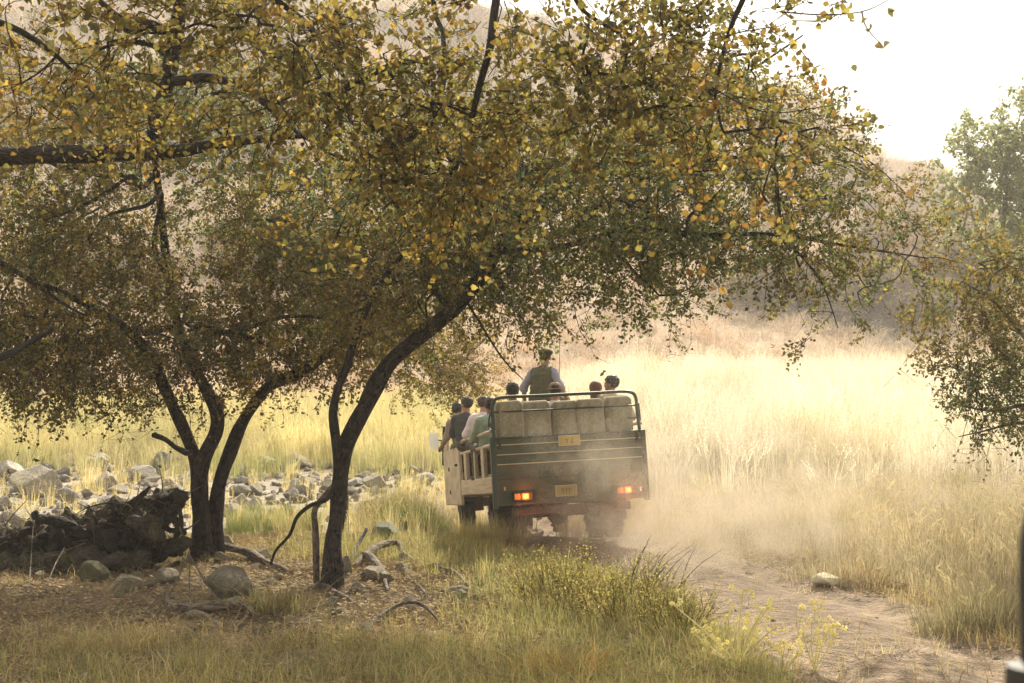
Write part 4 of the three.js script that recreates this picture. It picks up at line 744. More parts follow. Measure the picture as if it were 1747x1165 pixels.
const hairM = std({ color: C(0.022, 0.017, 0.013), roughness: 0.6 }), brownHairM = std({ color: C(0.06, 0.036, 0.02), roughness: 0.7 }), eyeM = std({ color: C(0.5, 0.48, 0.44), roughness: 0.2 });
const lap = [[V(-0.27, 0.25, -0.06), V(-0.13, 0.2, -0.27)], [V(0.27, 0.25, -0.06), V(0.13, 0.2, -0.27)]];
const poses = {
  lap: bodyParts({ arms: lap, detail: 60 }),
  left: bodyParts({ arms: lap, detail: 60, turn: 0.85, lean: V(-0.03, 0, -0.02) }),
  right: bodyParts({ arms: lap, detail: 60, turn: -0.7, nod: -0.12, lean: V(0.03, 0, -0.05) }),
  rail: bodyParts({ arms: [[V(-0.32, 0.26, 0.03), V(-0.36, 0.13, -0.16)], [V(0.27, 0.25, -0.06), V(0.16, 0.2, -0.27)]], lean: V(-0.09, 0, 0.01), thighOut: 0.05, turn: -0.8, detail: 96 }),
  reach: bodyParts({ arms: [[V(-0.42, 0.43, 0.16), V(-0.6, 0.42, 0.2)], [V(0.27, 0.25, -0.06), V(0.13, 0.2, -0.27)]], detail: 84 }),
  guard: bodyParts({ arms: [[V(-0.30, 0.28, 0.02), V(-0.34, 0.06, -0.06)], [V(0.31, 0.29, -0.02), V(0.36, 0.1, -0.14)]], lean: V(0.015, 0, -0.04), turn: 0.45, detail: 100, vest: true }),
};
function person(label, pose, at3, turn, { skin = 0, hair = hairG, hairMat = hairM, shirt, sleeve, trousers = [0.09, 0.08, 0.06], hat, hatMat, peak, group, s = 1 }) {
  const b = poses[pose], p = at3.clone().applyMatrix4(truckM), o = thing('person', label, 'person', p, group);
  o.quaternion.setFromEuler(new THREE.Euler(-0.05, 0.174 + turn, 0.02, 'YXZ')); o.scale.setScalar(s);
  const body = mesh('body', b.skin, skinM[skin], o);
  const hg = new THREE.Group(); hg.name = 'head_wear'; hg.position.copy(b.head); hg.rotation.set(b.nod, b.turn, 0, 'YXZ'); o.add(hg);
  if (hair) mesh('hair', hair, hairMat, hg);
  mesh('eyes', eyeG, eyeM, hg);
  if (hat) { mesh('hat', hat, hatMat, hg); if (peak) mesh('hat_peak', peakG, hatMat, hg); }
  mesh(b.sleeve ? 'vest' : 'shirt', b.shirt, shirt, o); if (b.sleeve) for (const g of b.sleeve) mesh('sleeve', g, sleeve, o);
  mesh('trousers', b.trousers, fabric(...trousers), o); mesh('shoes', b.shoes, blackMat, o);
  return o;
}
person('guard in green cap, dark vest and lavender shirt sitting high above the seats', 'guard', V(-0.05, 1.99, -1.5), -0.75, { skin: 0, shirt: fabric(0.105, 0.10, 0.06), sleeve: fabric(0.29, 0.275, 0.34), hat: capG, hatMat: fabric(0.035, 0.055, 0.024), peak: true, trousers: [0.1, 0.09, 0.06] });
person('passenger in grey brown jacket leaning out at the front left of the truck', 'rail', V(-0.86, 1.44, -4.2), 0.1, { shirt: fabric(0.27, 0.215, 0.16), skin: 0, s: 1.0 });
person('passenger in dark grey vest seated behind the one leaning out', 'left', V(-0.92, 1.46, -3.4), -0.3, { shirt: fabric(0.055, 0.055, 0.052), skin: 0, hair: hairFullG });
person('passenger in pinkish white shirt seated by the left rail', 'right', V(-0.80, 1.40, -2.55), 0, { shirt: fabric(0.66, 0.55, 0.56), skin: 2, hairMat: brownHairM });
person('passenger in pale green shirt at left just ahead of the roll bar', 'lap', V(-0.84, 1.30, -1.5), 0.1, { shirt: fabric(0.28, 0.33, 0.26), skin: 1 });
person('black haired passenger on the leftmost rear seat below the guard', 'lap', V(-0.67, 1.42, -0.55), 0, { shirt: fabric(0.04, 0.045, 0.035), skin: 1, hair: hairFullG });
person('passenger in brown hat stretching an arm along the seat tops', 'reach', V(-0.04, 1.40, -0.62), 0, { shirt: fabric(0.62, 0.52, 0.46), skin: 0, hat: bucketG, hatMat: fabric(0.21, 0.15, 0.09) });
person('passenger with auburn hair on a rear seat right of centre', 'right', V(0.54, 1.39, -0.6), 0, { shirt: fabric(0.30, 0.12, 0.09), skin: 2, hairMat: std({ color: C(0.13, 0.06, 0.035), roughness: 0.7 }), hair: longHairG });
person('taller dark haired passenger on the rightmost rear seat', 'left', V(0.83, 1.46, -0.62), 0, { shirt: fabric(0.45, 0.38, 0.29), skin: 0, hair: hairFullG });
person('driver in pale khaki shirt at the wheel in front', 'lap', V(0.72, 1.0, -4.6), 0, { shirt: fabric(0.35, 0.3, 0.2), skin: 1 });
// ---------------------------------------------------------------- stones
reseed(81);
const rockG = [0, 1, 2, 3, 4, 5, 6, 7].map((k) => {
  const g = mergeVertices(new THREE.IcosahedronGeometry(1, k < 4 ? 7 : 4).deleteAttribute('normal').deleteAttribute('uv'), 1e-4), p = g.attributes.position, cuts = [], U = [], s = k * 7.3 + 2; for (let i = 0; i < 9 + k; i++) cuts.push([V(rr(-1, 1), rr(-1, 1), rr(-1, 1)).normalize(), rr(0.5, 0.85)]);
  for (let i = 0; i < p.count; i++) {
    const v = V(p.getX(i), p.getY(i), p.getZ(i)); v.multiplyScalar(1 + 0.16 * perlin.noise(v.x * 1.3 + s, v.y * 1.3, v.z * 1.3));
    for (const [n, d] of cuts) { const e = v.dot(n) - d; if (e > 0) v.addScaledVector(n, -e * 0.96); }
    v.multiplyScalar(1 + 0.035 * perlin.noise(v.x * 5 + s, v.y * 5, v.z * 5) + 0.018 * perlin.noise(v.x * 13 + s, v.y * 13, v.z * 13));
    p.setXYZ(i, v.x, v.y, v.z); U.push(Math.atan2(v.z, v.x) / 3.1416 * 1.5, v.y * 0.9 + v.x * 0.2);
  }
  g.setAttribute('uv', new THREE.Float32BufferAttribute(U, 2)); g.computeVertexNormals(); return g;
});
const stoneM = [C(0.36, 0.315, 0.295), C(0.42, 0.385, 0.345), C(0.29, 0.255, 0.23), C(0.36, 0.31, 0.25), C(0.46, 0.43, 0.40)].map((c) => std({ color: c, map: rockTone, bumpMap: grainBump, bumpScale: 0.03, roughness: 0.92 }));
const earthM = [C(0.34, 0.275, 0.20), C(0.44, 0.37, 0.28), C(0.24, 0.20, 0.15), C(0.29, 0.29, 0.21)].map((c) => std({ color: c, map: rockTone, bumpMap: grainBump, bumpScale: 0.03, roughness: 0.95 }));
const mossM = std({ map: tex(128, (u, v) => { const n = sstep(-0.2, 0.3, tfbm(u, v, 6, 4)); return [lerp(0.15, 0.10, n), lerp(0.12, 0.115, n), lerp(0.08, 0.035, n)]; }), bumpMap: grainBump, bumpScale: 0.03, roughness: 1 });
function rock(name, label, px, py, w, h, mats, group, sink = 0.3) { // py is where the stone meets the ground in front
  const p = groundAt(px, py), k = mpp(-p.z), W = w * k / 2, Hh = h * k, m = mesh(name, (w > 34 ? rockG[Math.floor(rnd() * 4)] : rockG[4 + Math.floor(rnd() * 4)]), Array.isArray(mats) ? pick(mats) : mats);
  m.scale.set(W, Hh / (2 - sink), W * rr(0.7, 1)); m.position.set(p.x, p.y + Hh * (0.5 - sink * 0.5), p.z - W * 0.5); m.rotation.set(rr(-0.15, 0.15), rr(0, 6.28), rr(-0.15, 0.15)); if (Math.abs(Math.sin(m.rotation.y)) > 0.7) m.scale.z = W;
  return tag(m, label, name === 'boulder' ? 'boulder' : 'stone', group);
}
for (const [px, py, w, h, label] of [
  [58, 850, 100, 62, 'large pale boulder with a bright right face left of the fallen log'],
  [8, 822, 70, 40, 'pale boulder cut by the left edge, behind the large bright one'],
  [178, 838, 60, 34, 'grey boulder with a rounded back, midway between the large boulder and forked tree'],
  [232, 822, 62, 30, 'dull grey boulder half hidden by stalks left of the forked tree'],
  [272, 804, 42, 38, 'pinkish boulder standing highest in the grass left of the forked tree'],
  [40, 904, 80, 40, 'low broad boulder in front of the large one, touching the log end'],
  [200, 842, 44, 16, 'flat white stone in front of the grey rounded boulder'],
  [20, 868, 60, 20, 'long flat pale stone at the left edge'],
  [110, 858, 44, 26, 'small bright boulder tucked right of the large pale one'],
  [168, 796, 50, 26, 'dark brown stone half buried under the golden grass'],
  [500, 800, 54, 28, 'pale boulder on the far bank between forked and leaning tree'],
  [452, 800, 46, 26, 'rounded boulder on the far bank just right of the forked tree'],
  [392, 882, 52, 26, 'bright white stone touching the right side of the forked trunk'],
  [404, 850, 46, 24, 'pale stone behind the right stem of the forked tree'],
  [640, 832, 48, 26, 'pale boulder just right of the leaning trunk in the stream bed'],
  [720, 828, 46, 22, 'grey boulder seen low in the grass left of the truck'],
]) rock('boulder', label, px, py, w, h, stoneM, 'prominent boulders of the stream bed');
reseed(83);
const stoneTone = ['pinkish', 'cream', 'brownish', 'tan', 'whitish'];
for (let i = 0; i < 420; i++) {
  const u = rnd(), py = 786 + 112 * Math.pow(rnd(), 1.1), px = i < 180 ? rr(0, 738) : i < 250 ? rr(330, 600) : rr(0, 320); if (py > 880 && px > 120) continue; if (py < 796 && rnd() < 0.5) continue;
  if (fbm(px * 0.008, py * 0.03, 4) < -0.36) continue;
  const w = (9 + 26 * rnd() ** 1.6) * lerp(0.8, 1.25, (py - 780) / 110), k = Math.floor(rnd() * 5);
  const where = px < 110 ? 'at the left edge' : px < 250 ? 'above the fallen log' : px < 350 ? 'behind the forked trunk' : px < 460 ? 'right of the forked tree' : px < 580 ? 'left of the leaning trunk' : px < 700 ? 'right of the leaning trunk' : 'beside the truck';
  const row = py < 806 ? 'far' : py < 824 ? 'farther middle' : py < 846 ? 'nearer middle' : 'near', size = w < 16 ? 'tiny' : w < 22 ? 'small' : w < 29 ? 'middling' : 'large';
  const label = size + ' ' + stoneTone[k] + ' stone ' + where + ', ' + row + ' side of the stream bed';
  rock('stone', label, px, py, w, w * rr(0.4, 0.75), stoneM[k], label.replace(' stone ', ' stones '));
}
{ // cobbles and gravel between the countable stones
  const M = [], K = [];
  for (let i = 0; i < 3200; i++) { const d = rr(20.5, 38), x = rr(-1, 0.06) * (d * 0.44 + 1); if (fbm(x * 0.5, d * 0.5, 41) < -0.2) continue; const s = 0.02 + 0.09 * rnd() ** 2.2; M.push(mat4(V(x, H(x, d) + s * 0.25, -d), new THREE.Quaternion().setFromEuler(new THREE.Euler(rr(0, 6), rr(0, 6), rr(0, 6))), V(s * rr(0.8, 1.5), s * 0.8, s))); K.push(tint(pick([C(1, 1, 1), C(0.85, 0.8, 0.76), C(1.15, 1.1, 1.05), C(0.7, 0.64, 0.6), C(1, 0.88, 0.74)]), rr(0.8, 1.2))); }
  tag(instanced('stream_gravel', rockG[5], stoneM[0], M, K), 'grey cobbles and gravel covering the dry stream bed', 'gravel');
}
for (const [px, py, w, h, label, m] of [
  [658, 922, 54, 36, 'grey green peaked stone beside the grey root right of the leaning tree', earthM[3]],
  [155, 996, 56, 42, 'round mossy stone in front of the fallen log', mossM],
  [206, 1012, 66, 34, 'broad brown stone right of the round mossy one', earthM[1]],
  [284, 998, 44, 30, 'tan stone in front of the forked tree foot', earthM[1]],
  [392, 1022, 92, 54, 'big dark brown stone between the two trees', earthM[2]],
  [404, 1042, 44, 26, 'light rounded stone in front of the big dark brown stone', earthM[1]],
  [612, 1012, 34, 20, 'small pinkish stone right of the leaning tree foot', earthM[1]],
  [590, 982, 26, 36, 'upright pale stone behind the leaning tree foot', stoneM[3]],
  [386, 938, 34, 26, 'tan stone right of the forked tree foot', earthM[1]],
  [440, 960, 40, 24, 'brown stone in leaf litter between the trees', earthM[0]],
  [780, 1018, 40, 18, 'half buried grey stone in the grass right of the leaning tree', earthM[1]],
  [1412, 1003, 56, 26, 'pale slab tilted at the far edge of the track', std({ color: C(0.62, 0.54, 0.44), map: rockTone, roughness: 0.95 })],
  [640, 990, 50, 26, 'knobbly brown stone under the grey roots', earthM[1]],
  [505, 1030, 38, 22, 'dark stone left of the leaning tree foot', earthM[2]],
  [335, 1062, 46, 20, 'flat stone beside the curved root at lower left', earthM[0]],
]) rock('rock', label, px, py, w, h, m);
for (let i = 0; i < 150; i++) { const px = rr(60, 860), py = rr(955, 1090), w = 8 + 26 * rnd() ** 1.7; const k = Math.floor(rnd() * 4), where = px < 310 ? 'before the fallen log' : px < 480 ? 'between the forked and leaning trees' : px < 650 ? 'around the leaning tree foot' : 'in the grass right of the leaning tree', label = (w < 13 ? 'tiny ' : 'small ') + ['brown', 'tan', 'dark', 'greenish'][k] + ' stone ' + where + (py < 1010 ? ', farther back' : ', nearer the viewer'); rock('pebble', label, px, py, w, w * rr(0.4, 0.7), earthM[k], label.replace(' stone ', ' stones ')); }

for (let i = 0; i < 40; i++) { const py = rr(960, 1160), q = groundAt(873, py), d = -q.z, side = rnd() < 0.5 ? -1 : 1, x = trackX(d) + side * (0.75 + 0.35 * gauss()), px = 873.5 + x / mpp(d), w = 6 + 12 * rnd() ** 2; if (px < 1735) rock('pebble', (w < 9 ? 'tiny' : 'small') + ' loose stone ' + (side < 0 ? 'by the left rut' : 'by the right rut') + ' of the dusty track' + (py < 1020 ? ', near the truck' : py < 1090 ? ', beside the flowering weeds' : ', at the bottom edge'), px, py, w, w * 0.5, earthM, (side < 0 ? 'left' : 'right') + ' rut ' + (w < 9 ? 'tiny' : 'small') + ' stones ' + (py < 1020 ? 'near the truck' : py < 1090 ? 'beside the weeds' : 'at the bottom')); }

// ---------------------------------------------------------------- fallen log, roots and sticks
const mossBark = std({ map: tex(256, (u, v) => { const n = sstep(0.0, 0.5, tfbm(u, v, 6, 11)), k = 0.7 + 0.5 * tfbm(u, v, 20, 5); return [lerp(0.085, 0.11, n) * k, lerp(0.064, 0.10, n) * k, lerp(0.045, 0.036, n) * k]; }), bumpMap: barkBump, bumpScale: 0.08, roughness: 1 });
{
  reseed(91);
  const p0 = groundAt(150, 965), log = thing('fallen_log', 'dark mossy fallen log with a torn up root mass left of the forked tree', 'log', p0);
  const L = (...a) => path(...a).map((p) => p.sub(p0));
  mesh('log_trunk', tube(L([-160, 960, 15.6], [-40, 950, 15.6], [60, 935, 15.6], [150, 922, 15.7], [230, 905, 15.8], [275, 890, 15.9]), [0.30, 0.28, 0.27, 0.28, 0.30, 0.26], 90, 30, 0.5), mossBark, log);
  mesh('log_trunk', tube(L([-60, 985, 15.0], [60, 975, 15.0], [170, 968, 15.0], [260, 955, 15.2]), [0.16, 0.22, 0.2, 0.08], 40, 18, 0.5), mossBark, log);
  for (const [pts, r] of [
    [[[205, 910, 15.7], [238, 878, 15.7], [272, 856, 15.7], [308, 842, 15.6]], [0.14, 0.16, 0.12, 0.06]],
    [[[240, 915, 15.8], [275, 888, 15.6], [300, 866, 15.4], [318, 846, 15.3]], [0.17, 0.12, 0.08, 0.03]],
    [[[215, 870, 15.6], [236, 850, 15.4], [250, 836, 15.3], [256, 830, 15.3]], [0.1, 0.06, 0.04, 0.015]],
    [[[250, 925, 15.6], [290, 935, 15.3], [315, 930, 15.2]], [0.16, 0.1, 0.05]],
    [[[292, 880, 15.5], [304, 900, 15.4], [302, 925, 15.3], [310, 948, 15.2]], [0.045, 0.035, 0.03, 0.02]],
    [[[285, 900, 15.5], [297, 905, 15.3], [318, 902, 15.2]], [0.03, 0.025, 0.012]],
    [[[300, 850, 15.4], [308, 880, 15.3], [312, 915, 15.2]], [0.03, 0.02, 0.012]],
    [[[230, 880, 15.4], [255, 900, 15.2], [272, 925, 15.0]], [0.12, 0.13, 0.05]],
  ]) mesh('root', tube(L(...pts), r, 34, 16, 0.5), mossBark, log);
  { // the tangle of dead twigs, soil clods and bark that covers it
    const o = soup(), g2 = [], surf = [];
    for (let i = 0; i < 420; i++) { const u = rnd(), px = lerp(-40, 318, u), top = px < 150 ? lerp(908, 893, px / 150) : lerp(893, 836, ((px - 150) / 160) ** 1.2), py = lerp(top, 975, rnd() ** 1.3); surf.push(at(px, py, 15.25 + 0.5 * rnd()).sub(p0)); }
    for (let i = 0; i < 300; i++) { const q = surf[i], d = V(rr(-1, 1), rr(-0.5, 0.8), rr(-0.6, 0.6)).normalize(), l = rr(0.12, 0.55), m = q.clone().addScaledVector(d, l * 0.5).add(V(rr(-0.04, 0.04), rr(-0.04, 0.04), 0)), e = q.clone().addScaledVector(d, l), r = rr(0.003, 0.012), c = tint(pick([C(0.09, 0.068, 0.05), C(0.16, 0.125, 0.09), C(0.25, 0.2, 0.15), C(0.06, 0.046, 0.034)]), rr(0.7, 1.3)); addStick(o, q, m, r, r * 0.8, c); addStick(o, m, e, r * 0.8, r * 0.3, c); }
    for (let i = 0; i < 700; i++) { const q = pick(surf).clone().add(ball().multiplyScalar(0.14)), a = rr(0, 6.28); addLeaf(o, q, V(Math.cos(a), rr(-0.5, 0.5), Math.sin(a)), V(rr(-1, 1), 1, rr(-1, 1)), rr(0.03, 0.07), 0.03, tint(pick([C(0.12, 0.085, 0.045), C(0.07, 0.065, 0.025), C(0.18, 0.13, 0.07)]), rr(0.6, 1.3))); }
    mesh('dead_twigs', build(o), leafMat, log).userData.kind = 'stuff';
    for (let i = 0; i < 90; i++) { const q = surf[300 + i % 120], g = rockG[4 + i % 4].clone(), k = rr(0.04, 0.14); g.scale(k * rr(0.7, 1.6), k * 0.8, k); g.rotateY(rr(0, 6)); g.rotateZ(rr(-0.8, 0.8)); g.translate(q.x, q.y, q.z + 0.05); g2.push(g); }
    mesh('soil_clods', merged(g2), mossBark, log).userData.kind = 'stuff';
  }
  mesh('broken_branch', tube(L([140, 906, 15.4], [118, 893, 15.3], [90, 888, 15.2], [62, 884, 15.1]), [0.08, 0.075, 0.06, 0.05], 22, 10, 0.3), bark, log);
  mesh('broken_branch', tube(L([62, 884, 15.1], [58, 878, 15.1], [64, 872, 15.1]), [0.045, 0.04, 0.03], 8, 8, 0.3), bark, log);
  mesh('broken_branch', tube(L([166, 905, 15.3], [162, 888, 15.3], [160, 878, 15.3]), [0.03, 0.022, 0.02], 10, 7, 0.2), bark, log);
  mesh('thin_branch', tube(L([210, 862, 15.3], [185, 858, 15.2], [150, 866, 15.1], [115, 886, 15.0]), [0.012, 0.01, 0.008, 0.003], 20, 5, 0.1), bark, log);
}
reseed(95);
const onGround = (pts, r) => pts.map(([x, y, up = 0]) => { const p = groundAt(x, y); p.y += r * 0.6 + up; return p; });
for (const [name, label, pts, r, m] of [
  ['fallen_branch', 'grey fallen branch sloping between the forked and leaning trees', [[378, 950, 0.1], [420, 956, 0.07], [455, 968, 0.03], [498, 982]], [0.05, 0.045, 0.04, 0.025], barkGrey],
  ['tree_root', 'grey root curling up beside the peaked grey stone', [[606, 968], [628, 955, 0.06], [652, 948, 0.12], [676, 944, 0.12], [688, 950, 0.02]], [0.03, 0.045, 0.05, 0.042, 0.02], barkGrey],
  ['dead_stick', 'dark stick standing up from the grey roots', [[602, 958], [612, 944, 0.1], [626, 938, 0.25]], [0.035, 0.03, 0.02], bark],
  ['tree_root', 'gnarled grey root running toward the viewer right of the leaning tree', [[618, 952, 0.05], [632, 968, 0.1], [650, 986, 0.07], [662, 1012]], [0.03, 0.042, 0.04, 0.015], barkGrey],
  ['tree_root', 'thin arching root lying across the litter in front of the leaning tree', [[622, 1080], [650, 1064, 0.07], [690, 1056, 0.14], [718, 1058, 0.14], [758, 1072]], [0.014, 0.018, 0.02, 0.017, 0.01], barkGrey],
  ['dead_stick', 'short pale stick right of the arching root', [[704, 998, 0.03], [720, 1012, 0.03], [736, 1026]], [0.014, 0.014, 0.01], barkPale],
  ['dead_stick', 'pale bent stick in the grass left of the green bush', [[742, 1010, 0.02], [768, 1018, 0.03], [790, 1036]], [0.012, 0.014, 0.01], barkPale],
  ['dead_stick', 'long pale stick behind the bent one', [[738, 974, 0.04], [770, 984, 0.05], [800, 1004, 0.02]], [0.025, 0.022, 0.012], barkPale],
  ['tree_root', 'tan curved root at lower left between flat stones', [[282, 1020, 0.03], [304, 1052, 0.05], [360, 1054, 0.08], [410, 1050, 0.06], [446, 1062]], [0.025, 0.04, 0.05, 0.045, 0.02], barkGrey],
  ['dead_stick', 'long thin stick lying across the lower left grass', [[150, 1090], [226, 1068, 0.04], [262, 1064, 0.04], [300, 1066]], [0.012, 0.016, 0.014, 0.008], barkPale],
  ['dead_stick', 'upright pale stick of the three leaning together', [[322, 1042], [323, 1010, 0.2], [323, 1008, 0.42]], [0.01, 0.009, 0.007], barkPale],
  ['dead_stick', 'right leaning pale stick of the three leaning together', [[380, 1038], [350, 1020, 0.16], [322, 1008, 0.38]], [0.01, 0.009, 0.007], barkPale],
  ['dead_stick', 'left leaning pale stick of the three leaning together', [[284, 1024], [304, 1014, 0.16], [322, 1008, 0.38]], [0.01, 0.009, 0.007], barkPale],
  ['dead_stick', 'thin grey twig poking up before the log end', [[48, 1012], [52, 990, 0.15], [56, 970, 0.5]], [0.008, 0.007, 0.004], barkPale],
  ['dead_stick', 'slanted grey twig before the log', [[70, 1030], [92, 1000, 0.2], [110, 985, 0.34]], [0.008, 0.007, 0.004], barkPale],
  ['dead_stick', 'pale broken stick in front of the arching root', [[705, 1088], [724, 1080, 0.02], [730, 1094]], [0.014, 0.018, 0.012], barkPale],
]) tag(mesh(name, tube(onGround(pts, r[0]), r, 26, 8, 0.3), m), label, name === 'tree_root' ? 'root' : name === 'dead_stick' ? 'stick' : 'branch');

// ---------------------------------------------------------------- grass clumps and plants
function clump(name, label, px, py, w, n, protos, s, k, category) {
  const p = groundAt(px, py), W = w * mpp(-p.z) / 2, o = thing(name, label, category, p), lists = protos.map(() => [[], []]);
  for (let i = 0; i < n; i++) { const a = rr(0, 6.28), r = Math.sqrt(rnd()), x = Math.cos(a) * r * W, z = Math.sin(a) * r * W * 0.6, q = i % protos.length; lists[q][0].push(mat4(V(x, ground(p.x + x, p.z + z) - p.y - 0.02, z), new THREE.Quaternion().setFromEuler(new THREE.Euler(Math.sin(a) * r * 0.35, rr(0, 6.28), -Math.cos(a) * r * 0.35, 'YXZ')), s * rr(0.75, 1.25) * (1.1 - 0.35 * r))); lists[q][1].push(tint(k, rr(0.8, 1.2))); }
  const f = new THREE.Group(); f.name = 'blades'; f.userData.kind = 'stuff'; o.add(f); lists.forEach(([m, c], i) => instanced('grass_blades', protos[i], grassMat, m, c, f));
  return o;
}
reseed(101);
const fineG = [0, 1].map(() => tuft(60, 0.75, 0.16, 0.5, 0.0032, { cols: [...GREENS, C(0.26, 0.25, 0.09)], segs: 3 }));
const fineY = [0, 1].map(() => tuft(60, 0.75, 0.18, 0.42, 0.0034, { cols: GOLD, segs: 3 }));
clump('grass_clump', 'yellow green grass clump between the forked tree and the dead vine', 465, 905, 150, 46, [...fineY, fineG[0]], 0.95, C(0.9, 0.95, 0.8), 'grass clump');
clump('grass_clump', 'green grass clump low at the right foot of the forked tree', 420, 915, 90, 22, fineG, 0.6, C(1.1, 1.1, 1), 'grass clump');
clump('grass_clump', 'dark green rounded grass clump between the leaning tree and the truck', 690, 912, 150, 60, fineG, 0.95, C(0.95, 1.0, 0.95), 'grass clump');
clump('grass_clump', 'tall brownish grass clump behind the dark green one', 660, 890, 150, 40, fineY, 1.2, C(0.62, 0.6, 0.55), 'grass clump');
clump('grass_clump', 'dry arching stalks beside the left side of the truck', 790, 905, 90, 26, tall, 0.62, C(0.85, 0.8, 0.72), 'grass clump');
clump('grass_clump', 'yellow grass clump in front of the left rear of the truck', 840, 925, 110, 34, [...fineY], 0.7, C(1, 0.95, 0.85), 'grass clump');
clump('grass_clump', 'small tuft of dry grass growing beside the pale slab', 1468, 1000, 80, 24, lowG, 0.85, C(1, 0.95, 0.9), 'grass clump');
clump('grass_clump', 'dense dusty grass clump at the right edge by the track', 1660, 1075, 170, 50, lowG, 1.0, C(0.85, 0.88, 0.8), 'grass clump');
clump('grass_clump', 'orange yellow grass clump at the bottom centre', 960, 1160, 150, 50, shortD, 1.9, C(1.25, 1.1, 0.8), 'grass clump');
clump('grass_clump', 'tangle of dry grey stalks left of the leaning tree foot', 470, 1045, 130, 40, shortD, 2.1, C(0.7, 0.75, 0.75), 'grass clump');
clump('grass_clump', 'bleached tangle of dry grass in the lower left', 200, 1110, 190, 70, shortD, 1.7, C(0.95, 0.95, 0.95), 'grass clump');
{
  const twigB = [0, 1, 2].map(() => leafTwig(40, 0.55, 0.028, 0.010, [C(0.8, 0.85, 0.5), C(0.7, 0.8, 0.45), C(1, 0.95, 0.55)], { droop: 0.15, fork: 4, stem: C(0.4, 0.33, 0.16) }));
  const bush = (label, px, py, w, h, n, seed, k) => {
    reseed(seed); const p = groundAt(px, py), W = w * mpp(-p.z) / 2, Hh = h * mpp(-p.z), o = thing('green_bush', label, 'bush', p), lists = twigB.map(() => [[], []]), st = soup();
    for (let i = 0; i < n; i++) { const q = ball(); q.y = Math.abs(q.y); const v = V(q.x * W, q.y * Hh * 0.75, q.z * W * 0.7), j = i % 3; lists[j][0].push(mat4(v, quatY(V(q.x * 0.8 + rr(-0.3, 0.3), 1, q.z * 0.6 + rr(-0.3, 0.3)), rr(0, 6.28)), rr(0.5, 1.0))); lists[j][1].push(tint(pick(k), rr(0.8, 1.2))); if (i % 5 === 0) addStick(st, V(q.x * W * 0.2, 0, q.z * 0.1), v, 0.006, 0.002, C(0.28, 0.21, 0.12)); }
    mesh('stems', build(st), grassMat, o).userData.kind = 'stuff';
    const f = new THREE.Group(); f.name = 'foliage'; f.userData.kind = 'stuff'; o.add(f); lists.forEach(([m, c], i) => instanced('sprigs', twigB[i], leafMat, m, c, f));
    return o;
  };
  const BG = [C(0.44, 0.36, 0.17), C(0.37, 0.32, 0.15), C(0.52, 0.41, 0.21), C(0.33, 0.29, 0.14)];
  bush('feathery olive green bush at the left edge of the track', 1075, 1070, 190, 85, 140, 103, BG);
  bush('lower yellowish bush left of the feathery one', 960, 1040, 170, 75, 130, 104, [...BG, C(0.36, 0.31, 0.11)]);
  bush('small dark bush between the feathery bush and the yellow flowered weed', 1160, 1095, 100, 65, 60, 105, BG);
  reseed(106);
  const p = groundAt(1110, 1020), o = thing('bare_stalks', 'bare dry stalks slanting to the right above the feathery bush', 'plant', p);
  for (let i = 0; i < 13; i++) { const a = V(rr(-0.35, 0.3), 0.05, rr(-0.15, 0.15)), e = a.clone().add(V(rr(0.15, 0.6), rr(0.32, 0.62), rr(-0.2, 0.2))), m = a.clone().lerp(e, 0.5).add(V(0, 0.05, 0)); mesh('stalk', tube([a, m, e], [0.006, 0.004, 0.0015], 8, 5, 0.05), barkGrey, o); }
}
{ // yellow-flowered weeds by the track
  const stemM = phys({ color: C(0.78, 0.70, 0.36), transmission: 0.2 }), flowerM = phys({ color: C(0.86, 0.76, 0.30), transmission: 0.35 });
  const fl = soup(); for (let i = 0; i < 14; i++) { const d = V(rr(-1, 1), rr(-0.3, 1), rr(-1, 1)); addLeaf(fl, d.clone().multiplyScalar(0.008), d, V(rr(-1, 1), 1, rr(-1, 1)), 0.02, 0.014, C(1, 1, 1), 0.3); } const flG = build(fl);
  for (const [label, px, d, stems, seed] of [
    ['taller pale yellow flowering weed left of the track corner', 1262, 10, [[-115, 1030], [-80, 1080], [-20, 1050], [5, 1010], [40, 1040], [30, 1075], [60, 1070], [75, 1095], [-60, 1110], [52, 1030]], 111],
    ['shorter yellow flowering weed standing in front of the track', 1390, 10.2, [[-22, 1078], [10, 1030], [22, 1075], [36, 1085], [-5, 1060]], 112],
    ['single pale stalk of weed between the two flowering weeds', 1345, 9.9, [[-20, 1100], [12, 1120]], 113],
  ]) {
    reseed(seed); const p0 = at(px, 1160, d); p0.y = ground(p0.x, p0.z); const o = thing('flowering_weed', label, 'weed', p0);
    for (const [dx, ty] of stems) {
      const e = at(px + dx, ty, d + rr(-0.2, 0.2)).sub(p0), a = V(rr(-0.03, 0.03), 0, rr(-0.03, 0.03)), m = a.clone().lerp(e, 0.5).add(V(rr(-0.03, 0.03), 0.02, 0)), g = [tube([a, m, e], [0.008, 0.0065, 0.004], 14, 6, 0.05)];
      for (let k = 0; k < 8; k++) { const b = a.clone().lerp(e, rr(0.45, 0.95)), t = b.clone().add(V(rr(-0.10, 0.10), rr(0.05, 0.16), rr(-0.06, 0.06))); g.push(tube([b, b.clone().lerp(t, 0.5), t], [0.003, 0.0026, 0.0018], 5, 5, 0)); const f = mesh('flower', flG, flowerM, o); f.position.copy(t); f.scale.setScalar(rr(0.6, 1.15)); f.rotation.set(rr(0, 3), rr(0, 3), 0); }
      mesh('stem', merged(g), stemM, o); const f = mesh('flower', flG, flowerM, o); f.position.copy(e); f.scale.setScalar(rr(0.6, 1.0));
    }
  }
}
